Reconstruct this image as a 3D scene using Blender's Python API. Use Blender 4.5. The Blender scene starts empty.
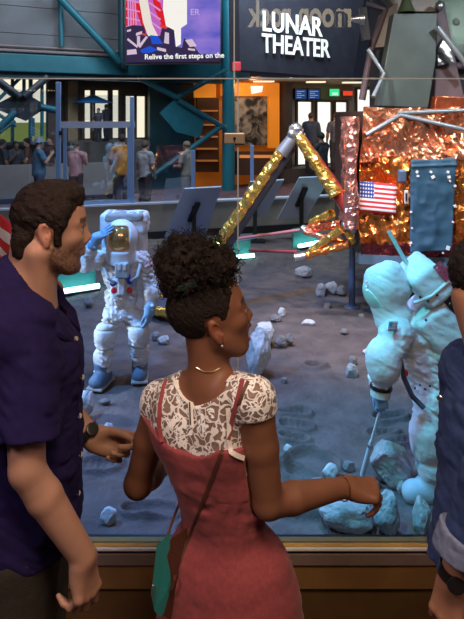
import bpy, math, random
import numpy as np
from mathutils import Vector, Matrix, Quaternion
random.seed(7)
RNG = np.random.default_rng(11)
PI = math.pi
SC = bpy.context.scene
COL = SC.collection

# ---------------------------------------------------------------- camera frame (pixel -> place)
CAMZ, HOR, FPX = 1.97, 115.0, 620.0
def P(px, py, d):
    return Vector(((px - 232.0) / FPX * d, d, CAMZ - (py - HOR) / FPX * d))
GZ = -0.75                                   # level of the lunar ground
def G(px, py):                               # point of the lunar ground seen at a pixel
    d = FPX * (CAMZ - GZ) / (py - HOR)
    return Vector(((px - 232.0) / FPX * d, d, GZ))

# ---------------------------------------------------------------- noise
_T = RNG.random((32, 32, 32)).astype(np.float32)
def vnoise(p):
    q = np.floor(p); f = p - q; q = q.astype(np.int64) & 31
    f = f * f * (3 - 2 * f); r = (q + 1) & 31
    x0, y0, z0 = q.T; x1, y1, z1 = r.T; fx, fy, fz = f.T
    a = _T[x0, y0, z0] * (1 - fx) + _T[x1, y0, z0] * fx
    b = _T[x0, y1, z0] * (1 - fx) + _T[x1, y1, z0] * fx
    c = _T[x0, y0, z1] * (1 - fx) + _T[x1, y0, z1] * fx
    d = _T[x0, y1, z1] * (1 - fx) + _T[x1, y1, z1] * fx
    return ((a * (1 - fy) + b * fy) * (1 - fz) + (c * (1 - fy) + d * fy) * fz) * 2 - 1
def fbm(p, o=3):
    s = 0; a = 1.0
    for i in range(o):
        s = s + a * vnoise(p * (2 ** i) + 17.3 * i); a *= .5
    return s
def ridge(p, o=3):
    s = 0; a = 1.0
    for i in range(o):
        s = s + a * (1 - 2 * np.abs(vnoise(p * (2 ** i) + 9.1 * i))); a *= .5
    return s

# ---------------------------------------------------------------- objects
ROOT = {}
def tag(o, label, cat, group=None, kind=None):
    o['label'] = label; o['category'] = cat
    if group: o['group'] = group
    if kind: o['kind'] = kind
    return o
def empty(name, loc, label=None, cat=None, group=None):
    o = bpy.data.objects.new(name, None); COL.objects.link(o); o.location = loc
    o.empty_display_size = .1
    ROOT[o.name] = Vector(loc)
    if label: tag(o, label, cat, group)
    return o
def make_mesh(name, V, F, smooth=True):
    V = np.asarray(V, dtype=np.float32).reshape(-1, 3)
    me = bpy.data.meshes.new(name)
    if isinstance(F, np.ndarray):
        n = len(F)
        me.vertices.add(len(V)); me.vertices.foreach_set('co', V.ravel())
        me.loops.add(n * 4); me.loops.foreach_set('vertex_index', F.astype(np.int32).ravel())
        me.polygons.add(n)
        me.polygons.foreach_set('loop_start', np.arange(0, 4 * n, 4, dtype=np.int32))
        try: me.polygons.foreach_set('loop_total', np.full(n, 4, dtype=np.int32))
        except Exception: pass
        me.update(calc_edges=True); me.validate()
    else:
        me.from_pydata([tuple(map(float, v)) for v in V], [], F); me.update()
    me.polygons.foreach_set('use_smooth', [smooth] * len(me.polygons))
    return me
def obj(name, V, F, material, parent=None, smooth=True, loc=None):
    """links ONE mesh object; V are place coordinates"""
    V = np.asarray(V, dtype=np.float64).reshape(-1, 3)
    if parent is not None: base = ROOT[parent.name]
    else: base = Vector(loc) if loc is not None else Vector((V[:, 0].mean(), V[:, 1].mean(), V[:, 2].min()))
    me = make_mesh(name, V - np.array(base), F, smooth)
    o = bpy.data.objects.new(name, me); COL.objects.link(o)
    if parent is not None: o.parent = parent
    else: o.location = base
    ROOT[o.name] = base
    if material is not None:
        for m in (material if isinstance(material, (list, tuple)) else [material]): me.materials.append(m)
    return o
def struct(o): o['kind'] = 'structure'; return o
def setcol(o, cols):
    a = o.data.color_attributes.new('Col', 'FLOAT_COLOR', 'POINT')
    c = np.ones((len(o.data.vertices), 4), np.float32); c[:, :3] = cols
    a.data.foreach_set('color', c.ravel())

def basis(d):
    d = Vector(d).normalized()
    up = Vector((0, 0, 1)) if abs(d.z) < .95 else Vector((1, 0, 0))
    a = d.cross(up).normalized(); b = a.cross(d).normalized()
    return a, b
class MB:
    """collects hard shapes, build() links them as one mesh"""
    def __init__(s): s.v = []; s.f = []; s.uv = {}
    def add(s, V, F):
        n = len(s.v); s.v += [Vector(v) for v in V]; s.f += [tuple(i + n for i in f) for f in F]; return s
    def box(s, c, size, R=None, taper=1.0):
        c = Vector(c); hx, hy, hz = [k / 2 for k in size]; V = []
        for z in (-1, 1):
            k = taper if z > 0 else 1.0
            for x, y in ((-1, -1), (1, -1), (1, 1), (-1, 1)):
                p = Vector((x * hx * k, y * hy * k, z * hz)); V.append(c + (R @ p if R else p))
        return s.add(V, [(3, 2, 1, 0), (4, 5, 6, 7), (0, 1, 5, 4), (1, 2, 6, 5), (2, 3, 7, 6), (3, 0, 4, 7)])
    def bar(s, a, b, w, h=None, up=(0, 0, 1)):
        a, b = Vector(a), Vector(b); d = (b - a); L = d.length; d.normalize(); h = h or w
        u = Vector(up)
        if abs(d.dot(u)) > .98: u = Vector((0, 1, 0))
        x = d.cross(u).normalized(); y = x.cross(d).normalized()
        R = Matrix((x, d, y)).transposed()
        return s.box((a + b) / 2, (w, L, h), R)
    def tube(s, pts, r, n=10, cap=True):
        pts = [Vector(p) for p in pts]; m = len(pts)
        rs = r if isinstance(r, (list, tuple)) else [r] * m
        V = []; F = []
        pa = None
        for i, p in enumerate(pts):
            d = (pts[min(i + 1, m - 1)] - pts[max(i - 1, 0)]).normalized()
            if pa is None: a, b = basis(d)
            else:
                a = (pa - d * pa.dot(d)).normalized(); b = d.cross(a)
                a, b = a, -b if False else b
            if pa is None: b = d.cross(a)
            pa = a
            for k in range(n):
                t = 2 * PI * k / n; V.append(p + (a * math.cos(t) + b * math.sin(t)) * rs[i])
        for i in range(m - 1):
            for k in range(n):
                k2 = (k + 1) % n
                F.append((i * n + k, i * n + k2, (i + 1) * n + k2, (i + 1) * n + k))
        if cap:
            F.append(tuple(reversed(range(n)))); F.append(tuple((m - 1) * n + k for k in range(n)))
        return s.add(V, F)
    def lathe(s, prof, c, axis=(0, 0, 1), n=24):
        c = Vector(c); d = Vector(axis).normalized(); a, b = basis(d); b = d.cross(a); V = []; F = []
        for r, z in prof:
            for k in range(n):
                t = 2 * PI * k / n; V.append(c + d * z + (a * math.cos(t) + b * math.sin(t)) * max(r, 1e-4))
        for i in range(len(prof) - 1):
            for k in range(n):
                k2 = (k + 1) % n; F.append((i * n + k, i * n + k2, (i + 1) * n + k2, (i + 1) * n + k))
        F.append(tuple(reversed(range(n)))); F.append(tuple((len(prof) - 1) * n + k for k in range(n)))
        return s.add(V, F)
    def prism(s, poly, d):
        poly = [Vector(p) for p in poly]; d = Vector(d); n = len(poly)
        V = poly + [p + d for p in poly]
        F = [tuple(range(n)), tuple(reversed(range(n, 2 * n)))] + [((i + 1) % n, i, i + n, (i + 1) % n + n) for i in range(n)]
        nrm = (poly[1] - poly[0]).cross(poly[2] - poly[0])
        if nrm.dot(d) > 0: F = [tuple(reversed(f)) for f in F]
        return s.add(V, F)
    def ball(s, c, r, n=12):
        c = Vector(c); prof = []
        rr = r if isinstance(r, (tuple, list)) else (r, r, r)
        V = []; F = []
        for i in range(n + 1):
            t = PI * i / n
            for k in range(n * 2):
                f = PI * k / n
                V.append(c + Vector((rr[0] * math.sin(t) * math.cos(f), rr[1] * math.sin(t) * math.sin(f), rr[2] * math.cos(t))))
        m = n * 2
        for i in range(n):
            for k in range(m):
                F.append((i * m + k, (i + 1) * m + k, (i + 1) * m + (k + 1) % m, i * m + (k + 1) % m))
        return s.add(V, F)
    def build(s, name, material, parent=None, smooth=False, bevel=0, loc=None):
        o = obj(name, [tuple(v) for v in s.v], s.f, material, parent, smooth, loc)
        if smooth:
            bpy_auto(o)
        if bevel:
            m = o.modifiers.new('bevel', 'BEVEL'); m.width = bevel; m.segments = 2; m.limit_method = 'ANGLE'; m.angle_limit = .6
        return o
def bpy_auto(o, ang=.7):
    me = o.data
    import bmesh
    bm = bmesh.new(); bm.from_mesh(me)
    for e in bm.edges:
        if len(e.link_faces) == 2 and e.calc_face_angle(0) > ang: e.smooth = False
    bm.to_mesh(me); bm.free()
def sheet(nu, nv, fn):
    """grid of quads from fn(u,v) arrays -> (x,y,z) ; returns V,F,uv"""
    u, v = np.meshgrid(np.linspace(0, 1, nu), np.linspace(0, 1, nv), indexing='ij')
    V = np.stack(fn(u, v), -1).reshape(-1, 3)
    i, j = np.meshgrid(np.arange(nu - 1), np.arange(nv - 1), indexing='ij')
    a = (i * nv + j).ravel(); F = np.stack([a, a + nv, a + nv + 1, a + 1], -1)
    return V, F, np.stack([u.ravel(), v.ravel()], -1)
def set_uv(o, uv):
    L = o.data.uv_layers.new(name='UVMap'); n = len(o.data.loops)
    vi = np.zeros(n, np.int32); o.data.loops.foreach_get('vertex_index', vi)
    L.data.foreach_set('uv', uv[vi].astype(np.float32).ravel())

# ---------------------------------------------------------------- implicit surfaces
class Fr:
    def __init__(s, o, x, z=(0, 0, 1), sc=1.0):
        s.o = np.array(o, float); x = Vector(x).normalized(); z = Vector(z); y = z.cross(x).normalized(); z = x.cross(y)
        s.R = np.array([x, y, z]).T; s.sc = sc
    def p(s, x, y, z): return s.o + s.R @ (np.array([x, y, z]) * s.sc)
    def v(s, x, y, z): return s.R @ np.array([x, y, z], float)
    def inv(s, pts): return ((pts - s.o) @ s.R) / s.sc
def yaw_frame(o, yaw, pitch=0, roll=0, sc=1.0):
    R = Matrix.Rotation(math.radians(yaw), 3, 'Z') @ Matrix.Rotation(math.radians(-pitch), 3, 'Y') @ Matrix.Rotation(math.radians(roll), 3, 'X')
    f = Fr(o, (1, 0, 0)); f.R = np.array(R); f.sc = sc
    return f
class SDF:
    def __init__(s, lo, hi, h):
        s.h = h; s.lo = np.array(lo, float); n = np.ceil((np.array(hi) - s.lo) / h).astype(int) + 1
        s.n = n; s.f = np.full(n, 1.0, np.float32)
    def _sl(s, lo, hi, pad):
        a = np.clip(np.floor((np.array(lo) - pad - s.lo) / s.h).astype(int), 0, s.n)
        b = np.clip(np.ceil((np.array(hi) + pad - s.lo) / s.h).astype(int) + 1, 0, s.n)
        return tuple(slice(i, j) for i, j in zip(a, b))
    def _pts(s, sl):
        ax = [(s.lo[i] + s.h * np.arange(sl[i].start, sl[i].stop)).astype(np.float32) for i in range(3)]
        return ax[0][:, None, None], ax[1][None, :, None], ax[2][None, None, :]
    def comb(s, sl, d, k, mode):
        a = s.f[sl]
        if a.size == 0: return
        if mode == 'sub': d = -d
        if mode == 'add':
            if k > 0:
                t = np.maximum(k - np.abs(a - d), 0) / k; s.f[sl] = np.minimum(a, d) - t * t * k * .25
            else: s.f[sl] = np.minimum(a, d)
        else:
            if k > 0:
                t = np.maximum(k - np.abs(a - d), 0) / k; s.f[sl] = np.maximum(a, d) + t * t * k * .25
            else: s.f[sl] = np.maximum(a, d)
    def cone(s, a, b, r1, r2=None, k=.02, mode='add', flat=False, sq=1.0):
        a = np.array(a, float); b = np.array(b, float); r2 = r1 if r2 is None else r2
        R = max(r1, r2); sl = s._sl(np.minimum(a, b) - R, np.maximum(a, b) + R, k + .03)
        X, Y, Z = s._pts(sl); ba = b - a; L2 = max(ba @ ba, 1e-9)
        px, py, pz = X - a[0], Y - a[1], Z - a[2]
        t0 = (px * ba[0] + py * ba[1] + pz * ba[2]) / L2; t = np.clip(t0, 0, 1)
        d = np.sqrt((px - t * ba[0]) ** 2 + (py - t * ba[1]) ** 2 + (pz - t * ba[2]) ** 2) - (r1 + (r2 - r1) * t)
        if flat: d = np.maximum(d, (t0 - 1) * math.sqrt(L2))
        s.comb(sl, d, k, mode); return s
    def chain(s, pts, rs, k=.02, mode='add'):
        for i in range(len(pts) - 1): s.cone(pts[i], pts[i + 1], rs[i], rs[i + 1], k if i == 0 else max(k * .5, .004), mode)
        return s
    def ell(s, c, r, R=None, k=.02, mode='add'):
        c = np.array(c, float); r = np.array(r, float); m = r.max() if R is not None else r
        sl = s._sl(c - m, c + m, k + .03); X, Y, Z = s._pts(sl)
        x, y, z = X - c[0], Y - c[1], Z - c[2]
        if R is not None:
            R = np.asarray(R)
            x, y, z = (R[0, 0] * x + R[1, 0] * y + R[2, 0] * z, R[0, 1] * x + R[1, 1] * y + R[2, 1] * z, R[0, 2] * x + R[1, 2] * y + R[2, 2] * z)
        k0 = np.sqrt((x / r[0]) ** 2 + (y / r[1]) ** 2 + (z / r[2]) ** 2)
        k1 = np.sqrt((x / r[0] ** 2) ** 2 + (y / r[1] ** 2) ** 2 + (z / r[2] ** 2) ** 2) + 1e-6
        d = np.where(k0 < .05, -r.min(), k0 * (k0 - 1) / k1)
        s.comb(sl, d, k, mode); return s
    def box(s, c, hs, R=None, rnd=.02, k=.02, mode='add'):
        c = np.array(c, float); hs = np.array(hs, float); m = np.linalg.norm(hs) if R is not None else hs
        sl = s._sl(c - m, c + m, k + .03); X, Y, Z = s._pts(sl)
        x, y, z = X - c[0], Y - c[1], Z - c[2]
        if R is not None:
            R = np.asarray(R)
            x, y, z = (R[0, 0] * x + R[1, 0] * y + R[2, 0] * z, R[0, 1] * x + R[1, 1] * y + R[2, 1] * z, R[0, 2] * x + R[1, 2] * y + R[2, 2] * z)
        x = np.abs(x) - hs[0] + rnd; y = np.abs(y) - hs[1] + rnd; z = np.abs(z) - hs[2] + rnd
        d = np.sqrt(np.maximum(x, 0) ** 2 + np.maximum(y, 0) ** 2 + np.maximum(z, 0) ** 2) + np.minimum(np.maximum(np.maximum(x, y), z), 0) - rnd
        s.comb(sl, d, k, mode); return s
    def clip(s, pt, n, k=0):
        pt = np.array(pt, float); n = np.array(n, float); n /= np.linalg.norm(n)
        sl = (slice(0, s.n[0]), slice(0, s.n[1]), slice(0, s.n[2])); X, Y, Z = s._pts(sl)
        d = (X - pt[0]) * n[0] + (Y - pt[1]) * n[1] + (Z - pt[2]) * n[2]
        s.f = np.maximum(s.f, d).astype(np.float32); return s
    def band(s, fn, w=.03, mode='disp'):
        I = np.nonzero(np.abs(s.f) < w); pts = s.lo + s.h * np.stack(I, -1)
        if mode == 'disp': s.f[I] += fn(pts).astype(np.float32)
        else: s.f[I] = np.maximum(s.f[I], fn(pts).astype(np.float32))
        return s
    def mesh(s, smooth=0):
        f = s.f; sg = f < 0
        c = np.zeros(s.n - 1, np.uint8)
        for i in (0, 1):
            for j in (0, 1):
                for k in (0, 1):
                    c += sg[i:s.n[0] - 1 + i, j:s.n[1] - 1 + j, k:s.n[2] - 1 + k]
        act = (c > 0) & (c < 8); I, J, K = np.nonzero(act)
        idx = np.full(act.shape, -1, np.int32); idx[act] = np.arange(len(I))
        acc = np.zeros((len(I), 3)); cnt = np.zeros(len(I))
        for ax in range(3):
            o = [q for q in range(3) if q != ax]
            for u in (0, 1):
                for v in (0, 1):
                    A = [0, 0, 0]; A[o[0]] = u; A[o[1]] = v; B = list(A); B[ax] = 1
                    fa = f[I + A[0], J + A[1], K + A[2]]; fb = f[I + B[0], J + B[1], K + B[2]]
                    m = (fa < 0) != (fb < 0); t = fa[m] / (fa[m] - fb[m])
                    q = np.array(A, float)[None, :].repeat(len(t), 0); q[:, ax] = t
                    acc[m] += q; cnt[m] += 1
        V = s.lo + s.h * (np.stack([I, J, K], -1) + acc / cnt[:, None])
        Fs = []
        for ax in range(3):
            b, cc = (ax + 1) % 3, (ax + 2) % 3
            lo = [slice(None)] * 3; hi = [slice(None)] * 3
            lo[ax] = slice(0, s.n[ax] - 1); hi[ax] = slice(1, s.n[ax])
            E = np.nonzero(sg[tuple(lo)] != sg[tuple(hi)]); E = np.stack(E, -1)
            ok = (E[:, b] > 0) & (E[:, cc] > 0) & (E[:, b] < s.n[b] - 1) & (E[:, cc] < s.n[cc] - 1)
            E = E[ok]; ins = sg[E[:, 0], E[:, 1], E[:, 2]]
            def g(db, dc):
                Q = E.copy(); Q[:, b] += db; Q[:, cc] += dc; return idx[Q[:, 0], Q[:, 1], Q[:, 2]]
            q = np.stack([g(-1, -1), g(0, -1), g(0, 0), g(-1, 0)], -1)
            q[~ins] = q[~ins][:, ::-1]; Fs.append(q)
        F = np.concatenate(Fs)
        for _ in range(smooth):
            S = np.zeros_like(V); N = np.zeros(len(V))
            for a in range(4):
                np.add.at(S, F[:, a], V[F[:, (a + 1) % 4]]); np.add.at(N, F[:, a], 1)
            V = V * .5 + S / N[:, None] * .5
        return V, F

# ---------------------------------------------------------------- materials
def mat(name, col, rough=.6, metal=0, var=0, vscale=8, bump=0, bscale=40, sss=0, emit=None, es=0, spec=.5, attr=False, det=4, coat=0, sheen=0, bdist=.01):
    m = bpy.data.materials.new(name); m.use_nodes = True; nt = m.node_tree; b = nt.nodes['Principled BSDF']
    b.inputs['Base Color'].default_value = (*col, 1); b.inputs['Roughness'].default_value = rough; b.inputs['Metallic'].default_value = metal
    b.inputs['Specular IOR Level'].default_value = spec
    if sss: b.inputs['Subsurface Weight'].default_value = sss; b.inputs['Subsurface Radius'].default_value = (.01, .004, .002); b.inputs['Subsurface Scale'].default_value = 1
    if coat: b.inputs['Coat Weight'].default_value = coat; b.inputs['Coat Roughness'].default_value = .1
    if sheen: b.inputs['Sheen Weight'].default_value = sheen
    if emit: b.inputs['Emission Color'].default_value = (*emit, 1); b.inputs['Emission Strength'].default_value = es
    tc = nt.nodes.new('ShaderNodeTexCoord')
    src = None
    if attr:
        at = nt.nodes.new('ShaderNodeAttribute'); at.attribute_name = 'Col'; src = at.outputs['Color']
        nt.links.new(src, b.inputs['Base Color'])
    if var:
        n = nt.nodes.new('ShaderNodeTexNoise'); n.inputs['Scale'].default_value = vscale; n.inputs['Detail'].default_value = det
        nt.links.new(tc.outputs['Object'], n.inputs['Vector'])
        r = nt.nodes.new('ShaderNodeMapRange'); r.inputs[1].default_value = .3; r.inputs[2].default_value = .7
        r.inputs[3].default_value = 1 - var; r.inputs[4].default_value = 1 + var
        nt.links.new(n.outputs['Fac'], r.inputs[0])
        x = nt.nodes.new('ShaderNodeVectorMath'); x.operation = 'SCALE'
        if src: nt.links.new(src, x.inputs[0])
        else: x.inputs[0].default_value = col
        nt.links.new(r.outputs[0], x.inputs['Scale']); nt.links.new(x.outputs[0], b.inputs['Base Color'])
    if bump:
        n = nt.nodes.new('ShaderNodeTexNoise'); n.inputs['Scale'].default_value = bscale; n.inputs['Detail'].default_value = 5
        nt.links.new(tc.outputs['Object'], n.inputs['Vector'])
        bp = nt.nodes.new('ShaderNodeBump'); bp.inputs['Strength'].default_value = bump; bp.inputs['Distance'].default_value = bdist
        nt.links.new(n.outputs['Fac'], bp.inputs['Height']); nt.links.new(bp.outputs[0], b.inputs['Normal'])
    return m
def emis(name, col, s):
    m = bpy.data.materials.new(name); m.use_nodes = True; nt = m.node_tree; nt.nodes.clear()
    e = nt.nodes.new('ShaderNodeEmission'); e.inputs[0].default_value = (*col, 1); e.inputs[1].default_value = s
    o = nt.nodes.new('ShaderNodeOutputMaterial'); nt.links.new(e.outputs[0], o.inputs[0]); return m
def glass(name, tint=(.97, .98, 1), ior=1.45, k=1.0):
    m = bpy.data.materials.new(name); m.use_nodes = True; nt = m.node_tree; nt.nodes.clear()
    t = nt.nodes.new('ShaderNodeBsdfTransparent'); t.inputs[0].default_value = (*tint, 1)
    g = nt.nodes.new('ShaderNodeBsdfGlossy'); g.inputs['Roughness'].default_value = 0
    f = nt.nodes.new('ShaderNodeFresnel'); f.inputs[0].default_value = ior
    mu = nt.nodes.new('ShaderNodeMath'); mu.operation = 'MULTIPLY'; mu.inputs[1].default_value = k; mu.use_clamp = True
    x = nt.nodes.new('ShaderNodeMixShader'); o = nt.nodes.new('ShaderNodeOutputMaterial')
    nt.links.new(f.outputs[0], mu.inputs[0]); nt.links.new(mu.outputs[0], x.inputs[0]); nt.links.new(t.outputs[0], x.inputs[1]); nt.links.new(g.outputs[0], x.inputs[2]); nt.links.new(x.outputs[0], o.inputs[0])
    return m
def flag_mat(name, dim=1.0, stars=True):
    m = bpy.data.materials.new(name); m.use_nodes = True; nt = m.node_tree; b = nt.nodes['Principled BSDF']; b.inputs['Roughness'].default_value = .8
    def N(t, **k):
        n = nt.nodes.new(t)
        for a, v in k.items(): setattr(n, a, v)
        return n
    def M(op, a, bb):
        n = N('ShaderNodeMath', operation=op)
        for i, q in enumerate((a, bb)):
            if isinstance(q, (int, float)): n.inputs[i].default_value = q
            else: nt.links.new(q, n.inputs[i])
        return n.outputs[0]
    uv = N('ShaderNodeUVMap'); sp = N('ShaderNodeSeparateXYZ'); nt.links.new(uv.outputs[0], sp.inputs[0]); U, V = sp.outputs[0], sp.outputs[1]
    st = M('MODULO', M('FLOOR', M('MULTIPLY', V, 12.999), 0), 2)             # 0 = red (13 stripes)
    can = M('MULTIPLY', M('LESS_THAN', U, .4), M('GREATER_THAN', V, 6 / 13))
    fu = M('SUBTRACT', M('FRACT', M('MULTIPLY', U, 11 / .4 / 2), 0), .5); fv = M('SUBTRACT', M('FRACT', M('MULTIPLY', V, 13 / 7 * 9 / 2), 0), .5)
    star = M('LESS_THAN', M('ADD', M('MULTIPLY', fu, fu), M('MULTIPLY', fv, fv)), .075)
    a = N('ShaderNodeMix', data_type='RGBA'); nt.links.new(st, a.inputs[0]); a.inputs[6].default_value = (.62 * dim, .03 * dim, .04 * dim, 1); a.inputs[7].default_value = (.8 * dim, .8 * dim, .8 * dim, 1)
    c = N('ShaderNodeMix', data_type='RGBA'); nt.links.new(star, c.inputs[0]); c.inputs[6].default_value = (.03 * dim, .06 * dim, .28 * dim, 1); c.inputs[7].default_value = (.8 * dim, .8 * dim, .8 * dim, 1)
    e = N('ShaderNodeMix', data_type='RGBA'); nt.links.new(can, e.inputs[0]); nt.links.new(a.outputs[2], e.inputs[6]); nt.links.new(c.outputs[2], e.inputs[7])
    nt.links.new(e.outputs[2], b.inputs['Base Color']); return m
def text(name, s, size, origin, xdir, ydir, material, parent=None, extrude=.01, align='LEFT', sx=1.0, shear=0, bold=.0):
    cu = bpy.data.curves.new(name, 'FONT'); cu.body = s; cu.size = size; cu.extrude = extrude; cu.align_x = align; cu.offset = bold
    o = bpy.data.objects.new(name, cu); COL.objects.link(o)
    x = Vector(xdir).normalized(); y = Vector(ydir); y = (y - x * y.dot(x)).normalized(); z = x.cross(y)
    Mx = Matrix((x * sx, y, z)).transposed().to_4x4()
    bpy.context.view_layer.update()
    me = bpy.data.meshes.new_from_object(o); bpy.data.objects.remove(o)
    V = [Vector(origin) + Mx.to_3x3() @ v.co for v in me.vertices]; F = [tuple(p.vertices) for p in me.polygons]
    return obj(name, [tuple(v) for v in V], F, material, parent, smooth=False)
# ================================================================ people
def head(S, H, female=False, mouth=0.0, ears=True, cr=(-.013, .097)):
    p = H.p; R = H.R; s = H.sc
    E = lambda c, r, k=.02, mode='add', R2=None: S.ell(p(*c), np.array(r) * s, R if R2 is None else R2, k * s, mode)
    C = lambda a, b, r1, r2=None, k=.015, mode='add': S.cone(p(*a), p(*b), r1 * s, (r1 if r2 is None else r2) * s, k * s, mode)
    w = .94 if female else 1.0
    E((cr[0], 0, .045), (cr[1], .075 * w, .086), .01)
    E((.028, 0, .01), (.062, .064 * w, .085), .03)
    E((.04, 0, -.045), (.046, .052 * w, .062), .03)
    jd = .004 if female else 0; jb = -.004 * mouth; ez = -.014 if female else 0
    for q in (-1, 1):
        C((-.002, q * .052 * w, -.045), (.052 + jb, q * .026, -.093 + jd), .02, .018, .025)
        E((.055, q * .040 * w, -.012), (.026, .022, .02), .02)
        C((.0755, q * .012, .03), (.066, q * .045 * w, .029), .0115 if not female else .009, .009, .014)
        E((.086, q * .031, .010), (.014, .016, .0115), .012, 'sub')
        E((.074, q * .031, .010), (.0145, .0155, .0145), .004)
        C((.084, q * .018, .0165), (.078, q * .045, .0145), .0032, .0026, .005)      # upper lid
        C((.083, q * .02, .002), (.078, q * .043, .003), .0026, .0022, .005)
        E((.088, q * .0125, -.027), (.011, .0085, .008), .006)
    E((.062 + jb, 0, -.100 + jd), (.022, .022, .017), .02)
    C((.080, 0, .026), (.0955, 0, -.013), .0075, .010, .014)
    E((.0975, 0, -.018), (.012, .012 if female else .0115, .0105), .008)
    if mouth:
        for q in (-1, 1):
            C((.0935, 0, -.0455), (.077, q * .018, -.056), .0062, .004, .006)
            C((.0835, 0, -.0815), (.073, q * .017, -.069), .0062, .0045, .006)
            C((.077, q * .018, -.056), (.074, q * .017, -.068), .004, .0045, .004)
        E((.096, 0, -.0635), (.032, .0155, .0118), .003, 'sub')
    else:
        for q in (-1, 1):
            C((.0895, 0, -.0495), (.078, q * .021, -.053), .0052, .0035, .006)
            C((.0875, 0, -.0605), (.077, q * .02, -.056), .0062, .0035, .006)
    if ears:
        for q in (-1, 1):
            Re = R @ np.array(Matrix.Rotation(math.radians(-12), 3, 'Y')) @ np.array(Matrix.Rotation(math.radians(q * 22), 3, 'Z'))
            c = (-.012, q * .077 * w, .004 + ez)
            S.ell(p(*c), np.array((.0185, .0075, .031)) * s, Re, .005 * s)
            S.ell(p(-.008, q * .0835 * w, .008 + ez), np.array((.0105, .0065, .02)) * s, Re, .003 * s, 'sub')
            S.ell(p(-.004, q * .079 * w, -.004 + ez), np.array((.0055, .005, .008)) * s, Re, .004 * s)
            S.ell(p(-.006, q * .0765 * w, -.024 + ez), np.array((.009, .006, .009)) * s, Re, .005 * s)

def hand(S, w, xd, dorsal, ts, sc=1.0, curls=None, thumb=(.55, .35), spread=1.0):
    F = Fr(w, xd, dorsal, sc); p = F.p
    curls = curls or [(25, 30, 15)] * 4
    L = [(.043, .026, .021), (.047, .030, .022), (.043, .028, .021), (.034, .021, .018)]
    ky = [.029, .0095, -.0105, -.029]; kx = [.090, .094, .089, .080]; rr = [.0092, .0095, .009, .008]
    S.ell(p(.012, 0, 0), np.array((.03, .027, .019)) * sc, F.R, .015 * sc)
    for i in range(4):
        S.cone(p(.015, ts * ky[i] * .55, -.002), p(kx[i], ts * ky[i], 0), .0145 * sc, .0115 * sc, .016 * sc)
    S.ell(p(.045, ts * -.02, -.010), np.array((.03, .014, .012)) * sc, F.R, .012 * sc)
    for i in range(4):
        a = np.array((kx[i], ts * ky[i], 0.)); ang = 0; yaw = ts * (1.5 - i) * -.0 + ts * [.10, .02, -.05, -.14][i] * spread
        pts = [p(*a)]
        for j in range(3):
            ang += math.radians(curls[i][j])
            a = a + L[i][j] * np.array((math.cos(ang) * math.cos(yaw), math.cos(ang) * math.sin(yaw), -math.sin(ang)))
            pts.append(p(*a))
        r = rr[i] * sc
        S.chain(pts, [r * 1.02, r * .95, r * .86, r * .78], .005 * sc)
        S.ell(p(kx[i] - .002, ts * ky[i], .004), np.array((.011, .009, .009)) * sc, F.R, .006 * sc)
    t1, t2 = thumb
    a = np.array((.018, ts * .022, -.008)); b = a + .044 * np.array((math.cos(t1), ts * math.sin(t1), -.35)) 
    c = b + .032 * np.array((math.cos(t2), ts * math.sin(t2), -.30)); d = c + .026 * np.array((math.cos(t2 - .2), ts * math.sin(t2 - .2), -.25))
    S.cone(p(*a), p(*b), .0155 * sc, .0115 * sc, .018 * sc)
    S.chain([p(*b), p(*c), p(*d)], [.0112 * sc, .0098 * sc, .0082 * sc], .006 * sc)
    return F

def forearm(S, e, w, r=(.046, .030), k=.02, dorsal=None):
    e = np.array(e, float); w = np.array(w, float); m = e + (w - e) * .3
    S.cone(e, m, r[0] * .96, r[0], k); S.cone(m, w, r[0], r[1], k * .9)
def upperarm(S, s, e, r=(.06, .045), k=.02):
    s = np.array(s, float); e = np.array(e, float); m = s + (e - s) * .45
    S.cone(s, m, r[0], r[0] * .95, k); S.cone(m, e, r[0] * .95, r[1], k * .6)

def male_torso(S, B, k=.04, inf=0.0, low=.86):
    p = B.p; R = B.R; s = B.sc; i = inf
    S.ell(p(0, 0, .95), np.array((.115 + i, .160 + i, .13)) * s, R, k)
    S.ell(p(.012, 0, 1.10), np.array((.112 + i, .150 + i, .17)) * s, R, k)
    S.ell(p(.0, 0, 1.30), np.array((.118 + i, .172 + i, .2)) * s, R, k)
    for q in (-1, 1):
        S.ell(p(.055, q * .075, 1.33), np.array((.06 + i, .085, .07)) * s, R, k)
        S.cone(p(-.015, q * .165, 1.445), p(-.02, q * .04, 1.505), (.055 + i) * s, (.055 + i * .6) * s, k)
        S.ell(p(-.06, q * .085, 1.36), np.array((.05 + i, .075, .09)) * s, R, k)
def legs(S, B, foot=True, inf=0.0, k=.03, sep=.095, skin=False):
    p = B.p; s = B.sc
    for q in (-1, 1):
        S.cone(p(0, q * sep, .9), p(.012, q * (sep + .005), .49), (.092 + inf) * s, (.058 + inf) * s, k)
        S.cone(p(.012, q * (sep + .005), .49), p(-.01, q * sep, .30), (.058 + inf) * s, (.056 + inf) * s, k)
        S.cone(p(-.01, q * sep, .30), p(-.02, q * sep, .09), (.056 + inf) * s, (.038 + inf * 1.3) * s, k)
        if foot:
            S.cone(p(-.03, q * sep, .045), p(.13, q * (sep + .02), .025), .036 * s, .028 * s, .02)
def shoes(name, B, m, sep=.095, parent=None):
    out = []
    for q in (-1, 1):
        c = B.p(.05, q * sep, .05); S = SDF(c - .2, c + np.array((.2, .2, .12)), .006)
        S.cone(B.p(-.035, q * sep, .05), B.p(.13, q * (sep + .02), .035), .048 * B.sc, .042 * B.sc, .02)
        S.cone(B.p(-.02, q * sep, .06), B.p(-.02, q * sep, .12), .046 * B.sc, .046 * B.sc, .02)
        S.clip((0, 0, .004), (0, 0, -1))
        V, F = S.mesh(); out.append(obj(name, V, F, m, parent))
    return out
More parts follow.
